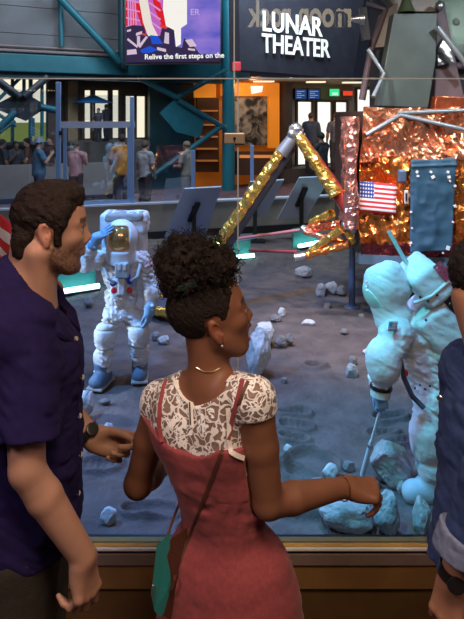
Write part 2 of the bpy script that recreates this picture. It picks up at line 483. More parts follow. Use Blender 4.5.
def hairline(H, tab, side=.0):
    xs = np.array([t[0] for t in tab]); zs = np.array([t[1] for t in tab])
    def fn(pts):
        l = H.inv(pts); return (np.interp(l[:, 0], xs, zs) - l[:, 2]) * .75 * H.sc
    return fn
def drape(B, amp, sx=1.0, seed=0.0):
    """folds of cloth: long soft vertical folds plus small creases"""
    def fn(pts):
        l = B.inv(pts); q = np.stack([l[:, 0] * 9, l[:, 1] * 9, l[:, 2] * 2.2], -1) * sx + seed
        r = np.stack([l[:, 0] * 14 + l[:, 2] * 6, l[:, 1] * 14, l[:, 2] * 16], -1) * sx + seed + 5
        return amp * (vnoise(q) + .45 * ridge(r, 2))
    return fn

SKIN = {}
def skin_mat(name): return mat(name, (.4, .25, .18), .5, attr=True, sss=.12, spec=.4, bump=.12, bscale=220, bdist=.002, var=.05, vscale=25)
def head_cols(V, base, H, lip, brow, stubble=None, shade=None):
    l = H.inv(V); c = np.tile(np.array(base, float), (len(V), 1))
    n = fbm(V.astype(np.float32) * 30, 2)[:, None]; c *= 1 + .05 * n
    x, y, z = l.T; near = (np.abs(x) < .14) & (np.abs(y) < .1) & (z > -.16) & (z < .15)
    def mix(m, col): 
        m = np.clip(m, 0, 1)[:, None] * near[:, None]; c[:] = c * (1 - m) + np.array(col) * m
    if stubble is not None:
        d = np.maximum.reduce([(z + .026 + np.clip(.030 - x, 0, .04) * -1.5) / .02, (-.006 - x) / .012, (-.118 - z) / .02])
        up = np.where((x > .07) & (z > -.047), 1.0, -1.0)
        m = np.clip(-d, 0, 1) * .85 * np.clip(.75 + .5 * vnoise((V * 260).astype(np.float32)), 0, 1.3)
        m = np.where((np.abs(z + .056) < .008) & (x > .079), 0, m)
        m = np.where((x > .066) & (z > -.040), 0, m); mix(m, stubble)
    ear = (np.abs(y) > .070) & (x < .01) & (x > -.04) & (np.abs(z) < .035)
    mix(ear * .5, np.array(base) * np.array((1.18, .82, .78)))
    mix(((np.abs(z - .036) < .0055) & (x > .058) & (np.abs(y) > .010) & (np.abs(y) < .05)) * .85, brow)
    ey = ((x - .074) ** 2 + (np.abs(y) - .031) ** 2 + (z - .010) ** 2 < .0155 ** 2) & (np.abs(z - .0095) < .0065) & (x > .072)
    mix(ey * 1.0, (.42, .38, .36)); mix((ey & (np.abs(np.abs(y) - .0315) < .0072)) * 1.0, (.03, .018, .012))
    mix(((np.abs(z - .0165) < .0025) & (x > .070) & (np.abs(np.abs(y) - .031) < .016)) * .8, (.02, .012, .01))
    if lip is not None:
        m = (x > .072) & (np.abs(y) < .023) & (z < -.044) & (z > -.068 if not H.__dict__.get('open') else z > -.1) & ((x > .082) | True)
        mix(m * (.7 if x is not None else 0) * (np.abs(y) < .022) * (x > .0775 if not H.__dict__.get('open') else x > .073), lip)
    return c

M_BUTTON = mat('button shell', (.55, .5, .45), .35)
M_LEATHER = mat('dark leather', (.03, .02, .018), .5, bump=.2, bscale=120)
M_BLACK = mat('black plastic', (.012, .012, .014), .35)
M_STEEL = mat('steel', (.6, .6, .6), .3, metal=1)

def wristband(parent, a, b, r, w, m, name='watch_strap', face=None, fm=None):
    """ring around a limb between a and b (limb axis), optional dial on side `face`"""
    a = np.array(a); b = np.array(b); d = Vector(b - a).normalized(); c = Vector((a + b) / 2)
    u = Vector(face); u = (u - d * u.dot(d)).normalized(); v = d.cross(u)
    t = MB(); n = 28; V = []; F = []
    for (rr, h) in ((r, -w / 2), (r + .003, -w / 2), (r + .003, w / 2), (r, w / 2)):
        for k in range(n):
            q = 2 * PI * k / n; V.append(c + d * h + (u * math.cos(q) + v * math.sin(q)) * rr)
    for i in range(4):
        for k in range(n): F.append((i * n + k, i * n + (k + 1) % n, ((i + 1) % 4) * n + (k + 1) % n, ((i + 1) % 4) * n + k))
    t.add(V, F); o = t.build(name, m, parent, smooth=True)
    if fm:
        f = MB(); f.lathe([(.017, 0), (.019, .002), (.019, .008), (.016, .0095)], c + u * (r + .0005), u, 24); f.build('watch_case', fm, o, smooth=True)
        g = MB(); g.lathe([(.0145, 0), (.0145, .0012)], c + u * (r + .0095), u, 24); g.build('watch_dial', M_BLACK, o)
    return o

# ---------------------------------------------------------------- the man in the navy shirt
def build_man():
    base = (-.55, 1.63, 0)
    T = empty('person', base, 'person in a dark navy short sleeved shirt pointing with the far hand', 'person')
    B = yaw_frame(np.array(base, float), 6)
    H = yaw_frame(P(50.5, 231, 1.64), 14, -2, 0, .975)
    rs = P(22, 326, 1.46); re = P(27, 470, 1.41); rw = P(83, 556, 1.44)
    ls = B.p(.02, .175, 1.445); le = np.array((-.60, 1.90, 1.17)); lw = np.array(P(92, 439, 1.86))
    rs, re, rw = map(np.array, (rs, re, rw))
    S = SDF((-.86, 1.2, -.0), (-.06, 2.12, 1.86), .0042)
    male_torso(S, B); legs(S, B)
    nk = np.array(P(32, 300, 1.635))
    S.cone(nk, H.p(-.03, 0, -.045), .060, .056, .03)
    S.cone(nk + np.array((-.014, 0, .02)), H.p(-.045, 0, -.02), .054, .052, .03)
    for q in (-1, 1): S.cone(B.p(.06, q * .03, 1.46), H.p(-.03, q * .06, -.05), .016, .02, .03)
    head(S, H, cr=(-.008, .093))
    upperarm(S, rs + np.array((0, .02, -.01)), re, (.051, .0405)); forearm(S, re, rw, (.0405, .030), .010)
    upperarm(S, ls, le, (.058, .046)); forearm(S, le, lw, (.047, .031))
    hand(S, rw, (.10, .06, -1), (1, -.55, .1), 1, 1.04, [(18, 30, 20), (28, 42, 25), (38, 50, 28), (45, 55, 30)], (.5, .25))
    hand(S, lw, (.95, -.10, -.14), (.10, .86, -.30), -1, 1.06, [(-6, 6, 4), (48, 62, 35), (56, 66, 38), (62, 68, 38)], (.25, .0), 1.0)
    V, F = S.mesh()
    o = obj('body', V, F, skin_mat('light skin'), T)
    setcol(o, head_cols(V, (.42, .232, .172), H, (.40, .16, .13), (.05, .03, .02), (.055, .032, .024)))
    # hair: a short textured cap
    S = SDF(H.o - .17, H.o + .19, .0032)
    S.ell(H.p(-.008, 0, .047), np.array((.0985, .081, .094)) * H.sc, H.R, .01)
    S.ell(H.p(.045, 0, .104), np.array((.040, .05, .030)) * H.sc, H.R, .03)
    
    for q in (-1, 1):
        S.cone(H.p(-.066, q * .03, -.02), H.p(-.06, q * .026, -.06), .034, .033, .02); S.cone(H.p(.019, q * .066, .05), H.p(.021, q * .0645, -.03), .0145, .010, .02); S.ell(H.p(.022, q * .060, .052), np.array((.034, .018, .034)) * H.sc, H.R, .02)
    S.band(hairline(H, [(-.125, -.064), (-.075, -.063), (-.058, -.055), (-.042, -.022), (-.034, .022), (-.012, .034), (.008, .022), (.012, -.026), (.033, -.026), (.040, .018), (.052, .045), (.060, .068), (.075, .074), (.11, .076)]), .12, 'clip')
    def tuft(pts):
        l = H.inv(pts); q = np.stack([l[:, 0] * 60 + l[:, 2] * 40, l[:, 1] * 70, l[:, 2] * 70], -1); q2 = np.stack([l[:, 0] * 150, l[:, 1] * 260, l[:, 2] * 120 + l[:, 0] * 60], -1)
        return (.0042 * vnoise(q) + .0022 * ridge(q2, 1)) * np.clip((l[:, 2] + .08) / .1, .35, 1)
    S.band(tuft, .02)
    V, F = S.mesh(); obj('hair', V, F, mat('dark brown hair', (.016, .009, .008), .6, spec=.2, var=.5, vscale=160, bump=.8, bscale=300, bdist=.004), T)
    # shirt
    S = SDF((-.90, 1.24, .70), (-.1, 2.1, 1.60), .005)
    male_torso(S, B, .05, .022)
    S.cone(B.p(.008, 0, 1.30), B.p(.012, 0, .76), .135, .142, .05)
    for q in (-1, 1): S.cone(B.p(.0, q * .07, 1.28), B.p(.01, q * .085, .74), .118, .128, .05)
    for q in (-1, 1): S.cone(B.p(-.03, q * .03, 1.50), B.p(-.025, q * .02, 1.535), .075, .062, .03)
    hem = rs + (re - rs) * .80
    S.cone(rs + np.array((0, .035, -.012)), hem, .067, .075, .04, flat=True)
    lh = ls + (le - ls) * .78; S.cone(ls + np.array((0, -.03, -.012)), lh, .067, .075, .04, flat=True)
    S.band(drape(B, .0065), .03)
    S.band(lambda p: .004 * ridge(np.stack([p[:, 0] * 10, p[:, 1] * 10, p[:, 2] * 26 + p[:, 0] * 20], -1).astype(np.float32), 2), .03)
    S.cone(rs + (re - rs) * .72, rs + (re - rs) * 1.0, .050, .066, .0, 'sub'); S.cone(ls + (le - ls) * .7, ls + (le - ls), .050, .066, 0, 'sub')
    S.band(lambda p: (.872 - .02 * np.cos((B.inv(p)[:, 1]) * 18) - p[:, 2]), 2, 'clip')
    S.cone(nk + np.array((0, 0, .0)), H.p(-.02, 0, -.10), .066, .075, .0, 'sub')
    V, F = S.mesh()
    MS = mat('navy cotton', (.014, .009, .066), .9, var=.12, vscale=60, bump=.25, bscale=500, bdist=.002, spec=.2)
    sh = obj('shirt', V, F, MS, T)
    # collar, placket, buttons
    cb = MB()
    for q in (-1, 1):
        cB = yaw_frame(nk + np.array((.012, 0, -1.505)), 6); bp = cB.p
        pts = [bp(.068, q * .012, 1.44), bp(.06, q * .06, 1.475), bp(.0, q * .088, 1.52), bp(-.06, q * .07, 1.545), bp(-.09, 0, 1.55)]
        top = [bp(.058, q * .012, 1.475), bp(.048, q * .055, 1.51), bp(.0, q * .076, 1.55), bp(-.05, q * .06, 1.578), bp(-.078, 0, 1.582)]
        out = [bp(.105, q * .05, 1.40), bp(.085, q * .098, 1.44), bp(.0, q * .118, 1.495), bp(-.075, q * .085, 1.52), bp(-.112, 0, 1.525)]
        off = np.array((0, 0, .004))
        Vv = [p for p in pts] + [p for p in top] + [p + off for p in out] + [p - off for p in out]
        n = 5; Ff = []
        for i in range(n - 1):
            for a, b in ((0, 1), (1, 2), (3, 0)):
                f = (a * n + i, a * n + i + 1, b * n + i + 1, b * n + i)
                Ff.append(f if q > 0 else f[::-1])
            f = (2 * n + i, 2 * n + i + 1, 3 * n + i + 1, 3 * n + i); Ff.append(f if q > 0 else f[::-1])
        cb.add([Vector(v) for v in Vv], Ff)
    c = cb.build('collar', MS, sh, smooth=True); m_ = c.modifiers.new('thick', 'SOLIDIFY'); m_.thickness = .003
    dg = bpy.context.evaluated_depsgraph_get(); dg.update()
    def front(z, y):                                    # the cloth's front, found along the body's forward axis
        q = Vector(B.p(.5, y, z)); d = Vector(B.v(-1, 0, 0)); hit = sh.ray_cast(q - ROOT[sh.name], d)
        return (hit[1] + ROOT[sh.name]) if hit[0] else Vector(B.p(.14, y, z))
    L = Vector(B.v(0, 1, 0)); Fv = Vector(B.v(1, 0, 0))
    ys = -.028
    V = []; zz = [1.42 - .026 * i for i in range(21)]
    for z in zz:
        p = front(z, ys)
        for a, b in ((-.016, -.004), (-.016, .004), (.016, .004), (.016, -.004)): V.append(p + L * a + Fv * b)
    Ff = []
    for i in range(len(zz) - 1):
        for k in range(4): Ff.append((i * 4 + k, i * 4 + (k + 1) % 4, i * 4 + 4 + (k + 1) % 4, i * 4 + 4 + k))
    obj('placket', [tuple(v) for v in V], Ff, MS, sh)
    for z in (1.39, 1.29, 1.19, 1.09, .99, .91):
        m = MB(); p = front(z, ys) + Fv * .003 - L * .010
        n = (Fv * .75 - L * .65).normalized(); m.lathe([(.0062, -.001), (.0068, .001), (.0062, .003), (.004, .0026)], p, n, 14); m.build('button', M_BUTTON, sh, smooth=True)
    for q in (1, -1):
        m = MB(); m.lathe([(.0045, 0), (.005, .002), (.003, .0028)], Vector(B.p(.103, q * .052, 1.409)), Vector(B.v(.8, -.3, .6)), 12); m.build('button', M_BUTTON, c)
    # trousers, shoes, watch
    S = SDF((-.80, 1.36, .04), (-.26, 1.92, 1.02), .007)
    S.ell(B.p(0, 0, .90), (.122, .165, .10), B.R, .04); legs(S, B, False, .022, .03); S.clip((0, 0, .06), (0, 0, -1)); S.clip((0, 0, .93), (0, 0, 1)); S.band(drape(B, .004, 1.2, 3), .03)
    V, F = S.mesh(); obj('trousers', V, F, mat('dark brown twill', (.030, .024, .020), .85, var=.15, vscale=80, bump=.2, bscale=300), T)
    shoes('shoe', B, M_LEATHER, parent=T)
    ax = (lw - le) / np.linalg.norm(lw - le)
    wristband(T, lw - ax * .030, lw - ax * .010, .037, .022, M_BLACK, 'watch_strap', (.2, -.5, .8), M_BLACK)
    return T

# ---------------------------------------------------------------- the woman in the rose dress
def lace_mat():
    m = bpy.data.materials.new('white lace'); m.use_nodes = True; nt = m.node_tree; b = nt.nodes['Principled BSDF']
    b.inputs['Base Color'].default_value = (.92, .91, .93, 1); b.inputs['Roughness'].default_value = .8
    tc = nt.nodes.new('ShaderNodeTexCoord'); L = nt.links.new
    n1 = nt.nodes.new('ShaderNodeTexNoise'); n1.inputs['Scale'].default_value = 30; n1.inputs['Detail'].default_value = 1
    mx = nt.nodes.new('ShaderNodeMix'); mx.data_type = 'RGBA'; mx.inputs[0].default_value = .06
    L(tc.outputs['Object'], n1.inputs['Vector']); L(tc.outputs['Object'], mx.inputs[6]); L(n1.outputs['Color'], mx.inputs[7])
    def vor(scale, feat):
        v = nt.nodes.new('ShaderNodeTexVoronoi'); v.feature = feat; v.inputs['Scale'].default_value = scale; L(mx.outputs[2], v.inputs['Vector']); return v.outputs['Distance']
    def mth(op, a, q):
        k = nt.nodes.new('ShaderNodeMath'); k.operation = op
        for i, w in enumerate((a, q)):
            if isinstance(w, (int, float)): k.inputs[i].default_value = w
            else: L(w, k.inputs[i])
        return k.outputs[0]
    edge = mth('LESS_THAN', vor(42, 'DISTANCE_TO_EDGE'), .085)      # stems and petal outlines
    blob = mth('LESS_THAN', vor(30, 'F1'), .26)                    # flower centres
    w1 = mth('LESS_THAN', vor(95, 'DISTANCE_TO_EDGE'), .11)
    net = mth('LESS_THAN', vor(320, 'DISTANCE_TO_EDGE'), .10)
    n2 = nt.nodes.new('ShaderNodeTexNoise'); n2.inputs['Scale'].default_value = 26; n2.inputs['Detail'].default_value = 1; L(tc.outputs['Object'], n2.inputs['Vector'])
    reg = mth('GREATER_THAN', n2.outputs['Fac'], .50)
    a = mth('MAXIMUM', mth('MULTIPLY', mth('MAXIMUM', edge, mth('MAXIMUM', blob, w1)), reg), mth('MULTIPLY', net, .25))
    a = mth('MAXIMUM', a, mth('MULTIPLY', edge, .8))
    L(a, b.inputs['Alpha']); return m

def build_woman():
    base = (-.02, 1.60, 0)
    T = empty('person', base, 'person with an afro puff wearing a rose pinafore dress over white lace', 'person')
    B = yaw_frame(np.array((-.030, 1.575, 0), float), 62, 0, 0, .90)
    H = yaw_frame(P(213, 318.5, 1.565), 15, 12, 0, .94); H.open = True
    arr = lambda *a: [np.array(x) for x in a]
    ls, rs, le, lw, re, rw = arr(P(160, 402, 1.65), P(255, 400, 1.48), P(138, 484, 1.68), P(174, 455, 1.88), P(268, 503, 1.49), P(346, 487, 1.61))
    nb = np.array(P(208, 378, 1.565)); waist = np.array(P(222, 492, 1.57)); hip = np.array(P(228, 588, 1.575)); chest = np.array(P(207, 432, 1.575))
    def torso(S, i=0.0, k=.04):
        R = B.R
        S.ell(hip, (.095 + i, .155 + i, .13), R, k)
        S.ell(waist, (.078 + i, .108 + i, .14), R, k)
        S.ell(chest, (.088 + i, .132 + i, .13), R, k)
        S.ell((waist + chest) / 2, (.082 + i, .12 + i, .12), R, k)
        S.cone(ls + (nb - ls) * .1 + np.array((0, 0, -.012)), rs + (nb - rs) * .1 + np.array((0, 0, -.012)), .044 + i, .044 + i, k)
        for q in (-1, 1):
            S.ell(chest + B.v(.068, q * .062, -.01), np.array((.05, .055, .055)) + i, R, k)
            S.ell(chest + B.v(-.045, q * .068, .03), np.array((.045, .05, .08)) + i, R, k)
            s_ = ls if q > 0 else rs
            S.cone(s_ + np.array((0, 0, .005)), nb + np.array((0, 0, -.01)), .036 + i, .045 + i, k)
    S = SDF((-.42, 1.28, -.0), (.52, 2.06, 1.66), .0042)
    torso(S)
    Bl = yaw_frame(np.array((hip[0], hip[1], 0)), 62, 0, 0, .88)
    legs(S, Bl, True, -.006, .03, .085)
    nq = nb + np.array((.008, 0, -.02))
    S.cone(nq, H.p(-.022, 0, -.040), .045, .041, .026)
    S.cone(nq, H.p(-.038, 0, -.012), .042, .041, .026)
    head(S, H, True, 1.0)
    upperarm(S, ls, le, (.043, .035)); forearm(S, le, lw, (.036, .024))
    upperarm(S, rs, re, (.044, .0365)); forearm(S, re, rw, (.037, .024), .010)
    hand(S, lw, (.75, .1, .15), (-.2, .9, .3), -1, .88, [(20, 30, 20)] * 4)
    hand(S, rw, (.86, .16, -.20), (.05, -.38, .92), 1, .92, [(50, 14, 8), (54, 24, 14), (58, 34, 20), (62, 40, 24)], (.4, .15))
    V, F = S.mesh()
    o = obj('body', V, F, skin_mat('brown skin'), T)
    c = head_cols(V, (.195, .083, .048), H, (.30, .085, .07), (.015, .01, .008)); l = H.inv(V)
    inside = (l[:, 0] > .05) & (l[:, 0] < .080) & (np.abs(l[:, 1]) < .016) & (l[:, 2] < -.054) & (l[:, 2] > -.075)
    c[inside] = (.10, .02, .02); setcol(o, c)
    m = MB()
    for i in range(-4, 5):
        m.box(Vector(H.p(.0785 - abs(i) ** 2 * .0006, i * .0032, -.0535)), (.004, .0031, .008), Matrix(H.R.tolist()))
    m.build('teeth', mat('tooth enamel', (.85, .82, .76), .25), o, bevel=.0006)
    # hair drawn up from the nape, then the puff
    MH = mat('black coily hair', (.013, .008, .007), .7, spec=.25, var=.5, vscale=220, bump=1, bscale=330, bdist=.004)
    S = SDF(H.o - .17, H.o + .2, .0032)
    S.ell(H.p(-.016, 0, .045), np.array((.104, .0785, .092)) * H.sc, H.R, .01)
    S.band(hairline(H, [(-.13, -.05), (-.085, -.056), (-.05, -.050), (-.036, -.01), (-.034, .028), (-.012, .036), (.006, .026), (.012, -.004), (.026, -.002), (.034, .034), (.052, .062), (.066, .078), (.1, .082)]), .12, 'clip')
    def slick(pts):
        l = H.inv(pts); q = np.stack([l[:, 0] * 120 + l[:, 2] * 90, l[:, 1] * 160, l[:, 2] * 60], -1); return .0018 * ridge(q, 2) + .0012 * vnoise((pts * 330).astype(np.float32))
    S.band(slick, .02); V, F = S.mesh(); hr = obj('hair', V, F, MH, T)
    pc = np.array(P(195.5, 266, 1.575))
    S = SDF(pc - .19, pc + .19, .0036)
    S.ell(pc, (.084, .086, .066), None, .01)
    for q in range(46):
        d = RNG.normal(size=3); d /= np.linalg.norm(d); S.ell(pc + d * np.array((.080, .082, .061)), (.022, .022, .020), None, .012)
    S.ell(H.p(-.05, 0, .115), (.05, .05, .04), H.R, .03)
    S.band(lambda p: .008 * ridge((p * 62).astype(np.float32), 2) + .004 * vnoise((p * 190).astype(np.float32)) - .004, .03)
    V, F = S.mesh(); pf = obj('hair_puff', V, F, MH, T)
    cu = MB(); 
    for q in range(900):
        d = RNG.normal(size=3); d /= np.linalg.norm(d)
        if d[2] < -.75: continue
        st = pc + d * np.array((.090, .091, .072)) * (1 + .06 * RNG.normal()); u = np.cross(d, RNG.normal(size=3)); u /= np.linalg.norm(u); v = np.cross(d, u)
        r = .0035 + .004 * RNG.random(); L = .016 + .022 * RNG.random(); ph = RNG.random() * 6; tw = 7 + 6 * RNG.random()
        pts = [st + d * (L * t - .004) + (u * math.cos(ph + tw * t) + v * math.sin(ph + tw * t)) * r for t in np.linspace(0, 1, 8)]
        cu.tube([Vector(x) for x in pts], .0008, 3, False)
    cu.build('curls', MH, pf, smooth=True)
    m = MB(); a, b = Vector(P(178, 289, 1.487)), Vector(P(197, 284, 1.487)); m.bar(a, b, .008, .014); m.build('barrette', mat('dark green barrette', (.012, .035, .028), .35), T, bevel=.002)
    for q in (-1, 1):
        m = MB(); m.ball(Vector(H.p(-.004, q * .078, -.047)), .0036, 8); m.build('earring', M_STEEL, T, smooth=True)
    # lace blouse: a thin shell over shoulders and upper back
    S = SDF((-.36, 1.3, .95), (.3, 1.9, 1.46), .004); torso(S, .005)
    for s_, e_ in ((ls, le), (rs, re)): S.cone(s_ + np.array((0, 0, .002)), s_ + (e_ - s_) * .10, .047, .049, .02, flat=True)
    def neckcut(pts):
        l = (pts - nb) @ B.R; back = l[:, 0] < 0
        zl = np.where(back, -.044 + np.abs(l[:, 1]) * .30 + 4.2 * l[:, 1] ** 2, -.10 + np.abs(l[:, 1]) * .8)
        return np.minimum(l[:, 2] - zl, .078 - np.abs(l[:, 1]))
    cut = lambda pts: np.where(np.abs(((pts - nb) @ B.R)[:, 1]) < .085, neckcut(pts), -1)
    S.band(cut, .6, 'clip'); S.clip(chest + np.array((0, 0, -.06)), (0, 0, -1))
    V, F = S.mesh(); lace = lace_mat(); bl = obj('lace_blouse', V, F, lace, T)
    # find cloth surface points from behind for trims
    dg = bpy.context.evaluated_depsgraph_get(); dg.update()
    def on(o, px, py, lift=.002):
        c0 = Vector((0, 0, CAMZ)); d = (P(px, py, 1.5) - c0).normalized(); h = o.ray_cast(c0 - ROOT[o.name], d)
        return (h[1] + ROOT[o.name] - d * lift) if h[0] else None
    MW = mat('white trim', (.80, .76, .72), .8, bump=.3, bscale=400)
    def strip(name, pix, r, m, parent, o=bl, o2=None, lift=.002):
        out = []
        for i in range(len(pix) - 1):
            for t in np.linspace(0, 1, 7)[:-1]:
                q = (pix[i][0] + (pix[i + 1][0] - pix[i][0]) * t, pix[i][1] + (pix[i + 1][1] - pix[i][1]) * t)
                hs = [w for w in (on(o, *q, lift), on(o2, *q, lift) if o2 else None) if w]; h = min(hs, key=lambda w: w.y) if hs else None
                if h: out.append(h)
        if len(out) > 2:
            b = MB(); V = []; Ff = []
            for i, p in enumerate(out):
                d = (out[min(i + 1, len(out) - 1)] - out[max(i - 1, 0)]).normalized(); vw = (p - Vector((0, 0, CAMZ))).normalized(); s_ = d.cross(vw).normalized() * r
                V += [p - s_ - vw * .0015, p + s_ - vw * .0015, p + s_ * .9 + vw * .003, p - s_ * .9 + vw * .003]
            for i in range(len(out) - 1):
                for k in range(4): Ff.append((i * 4 + k, i * 4 + (k + 1) % 4, i * 4 + 4 + (k + 1) % 4, i * 4 + 4 + k))
            b.add(V, Ff); return b.build(name, m, parent, smooth=True)
    strip('neck_trim', [(172, 374), (176, 386), (183, 398), (191, 404), (203, 402), (216, 393), (226, 383), (232, 376)], .0035, MW, bl, bl, None, .003)
    strip('back_zip', [(190, 401), (191, 416), (192, 430)], .0055, MW, bl); strip('zip_teeth', [(189.5, 402), (190, 414), (190.5, 427)], .0016, M_BLACK, bl, lift=.006)
    # dress
    S = SDF((-.42, 1.22, .42), (.4, 1.98, 1.32), .005); torso(S, .017)
    dl = np.array((hip[0], hip[1] - .005, .46))
    for y in (-1, 1): S.cone(hip + B.v(0, y * .045, .05), dl + B.v(.01, y * .085, 0), .115, .165, .06)
    S.band(drape(B, .0045, 1.1, 8), .03)
    def cinch(p): 
        z = p[:, 2] - waist[2]; return .003 * np.exp(-(z / .028) ** 2) * (1 + .8 * np.sin((p[:, 0] + p[:, 1]) * 190 + 9 * z)) + .004 * ridge(np.stack([p[:, 0] * 8 + 3, p[:, 1] * 8, p[:, 2] * 34], -1).astype(np.float32), 2) * np.exp(-(z / .07) ** 2)
    S.band(cinch, .03)
    def top(pts):
        l = (pts - chest) @ B.R; y = np.abs(l[:, 1]); zt = np.where(l[:, 0] < 0, -.006 + 6.5 * np.maximum(y - .02, 0) ** 2, .02 + y * .0)
        return l[:, 2] - np.minimum(zt, .022)
    S.band(top, .6, 'clip'); S.clip((0, 0, .5), (0, 0, -1))
    S.cone(rs + np.array((0, 0, .02)), re, .050, .044, .0, 'sub'); S.cone(ls + np.array((0, 0, .02)), le, .050, .044, 0, 'sub')
    V, F = S.mesh(); MD = mat('rose linen', (.25, .045, .054), .9, var=.14, vscale=90, bump=.3, bscale=420, bdist=.002, sheen=.1)
    dr = obj('dress', V, F, MD, T)
    strip('dress_strap', [(162, 442), (159, 425), (160, 405), (164, 386), (168, 378)], .0055, MD, dr, bl, dr, .004)
    strip('dress_strap', [(228, 440), (231, 425), (236, 405), (241, 386), (243, 377)], .0055, MD, dr, bl, dr, .004)
    strip('armhole_trim', [(228, 408), (229, 425), (229, 440), (231, 452), (238, 456), (246, 459)], .0055, MW, bl, bl, dr, .004)
    # shoes, necklace, bracelet
    shoes('shoe', Bl, mat('tan leather', (.25, .13, .07), .5), .085, T)
    ax = (rw - re) / np.linalg.norm(rw - re); wristband(T, rw - ax * .014, rw - ax * .012, .0285, .0022, mat('gold', (.8, .55, .25), .25, metal=1), 'bracelet', (0, -1, 0))
    strip('necklace', [(196, 367), (204, 372), (212, 372), (222, 367)], .0008, mat('fine gold chain', (.8, .6, .35), .3, metal=1), T, o, None, .002)
    # bag with its strap: hung from the shoulder, still a thing of its own
    K = empty('shoulder_bag', tuple(P(161, 620, 1.5)), 'small teal shoulder bag hanging at the rose dress on a thin brown strap', 'bag')
    MT = mat('teal leather', (.020, .25, .26), .45, bump=.15, bscale=200); MBr = mat('brown leather', (.085, .032, .022), .5, bump=.2, bscale=200)
    fa = [P(157, 545, 1.475), P(168, 534, 1.50), P(172, 575, 1.50), P(166, 622, 1.50), P(155, 612, 1.47), P(151, 597, 1.46)]
    m = MB(); dv = Vector((.055, .06, 0)); m.prism([p + Vector((.010, .008, -.01)) for p in fa], dv * .62); m.build('bag_body', MBr, K, bevel=.006)
    fl = [P(156, 546, 1.47), P(167, 535, 1.495), P(166, 560, 1.49), P(168, 590, 1.49), P(160, 618, 1.478), P(154, 612, 1.463), P(150.5, 597, 1.455)]
    m = MB(); m.prism(fl, dv * .16); m.build('flap', MT, K, bevel=.004)
    m = MB(); ring = [P(153.5 + 2.2 * math.cos(t), 592 + 6.5 * math.sin(t), 1.452) for t in np.linspace(0, 2 * PI, 18)]; m.tube(ring, .0016, 6, False); m.build('clasp', M_STEEL, K, smooth=True)
    def on2(px, py):
        for q in (dr, bl, o):
            h = on(q, px, py, .003)
            if h: return h
    def strap(pix, nm, w=.0045, extra=None):
        out = [p for p in (extra or [])]
        for i in range(len(pix) - 1):
            for t in np.linspace(0, 1, 9)[:-1]:
                q = (pix[i][0] + (pix[i + 1][0] - pix[i][0]) * t, pix[i][1] + (pix[i + 1][1] - pix[i][1]) * t); h = on2(*q)
                if h: out.append(h)
        b = MB(); V = []; Ff = []
        for i, p in enumerate(out):
            d = (out[min(i + 1, len(out) - 1)] - out[max(i - 1, 0)]).normalized(); vw = (p - Vector((0, 0, CAMZ))).normalized(); s_ = d.cross(vw).normalized() * w
            V += [p - s_ - vw * .001, p + s_ - vw * .001, p + s_ + vw * .0025, p - s_ + vw * .0025]
        for i in range(len(out) - 1):
            for k in range(4): Ff.append((i * 4 + k, i * 4 + (k + 1) % 4, i * 4 + 4 + (k + 1) % 4, i * 4 + 4 + k))
        b.add(V, Ff); b.build(nm, MBr, K, smooth=True)
    strap([(176, 572), (186, 545), (199, 512), (212, 478), (224, 446), (234, 418), (243, 392), (249, 379)], 'strap', .0042, [P(171, 590, 1.485), P(174, 580, 1.483)])
    m = MB(); m.tube([P(166, 541, 1.497), P(170, 528, 1.52), P(175, 514, 1.56), P(180, 502, 1.62)], .0035, 6); m.build('strap', MBr, K, smooth=True)
    return T

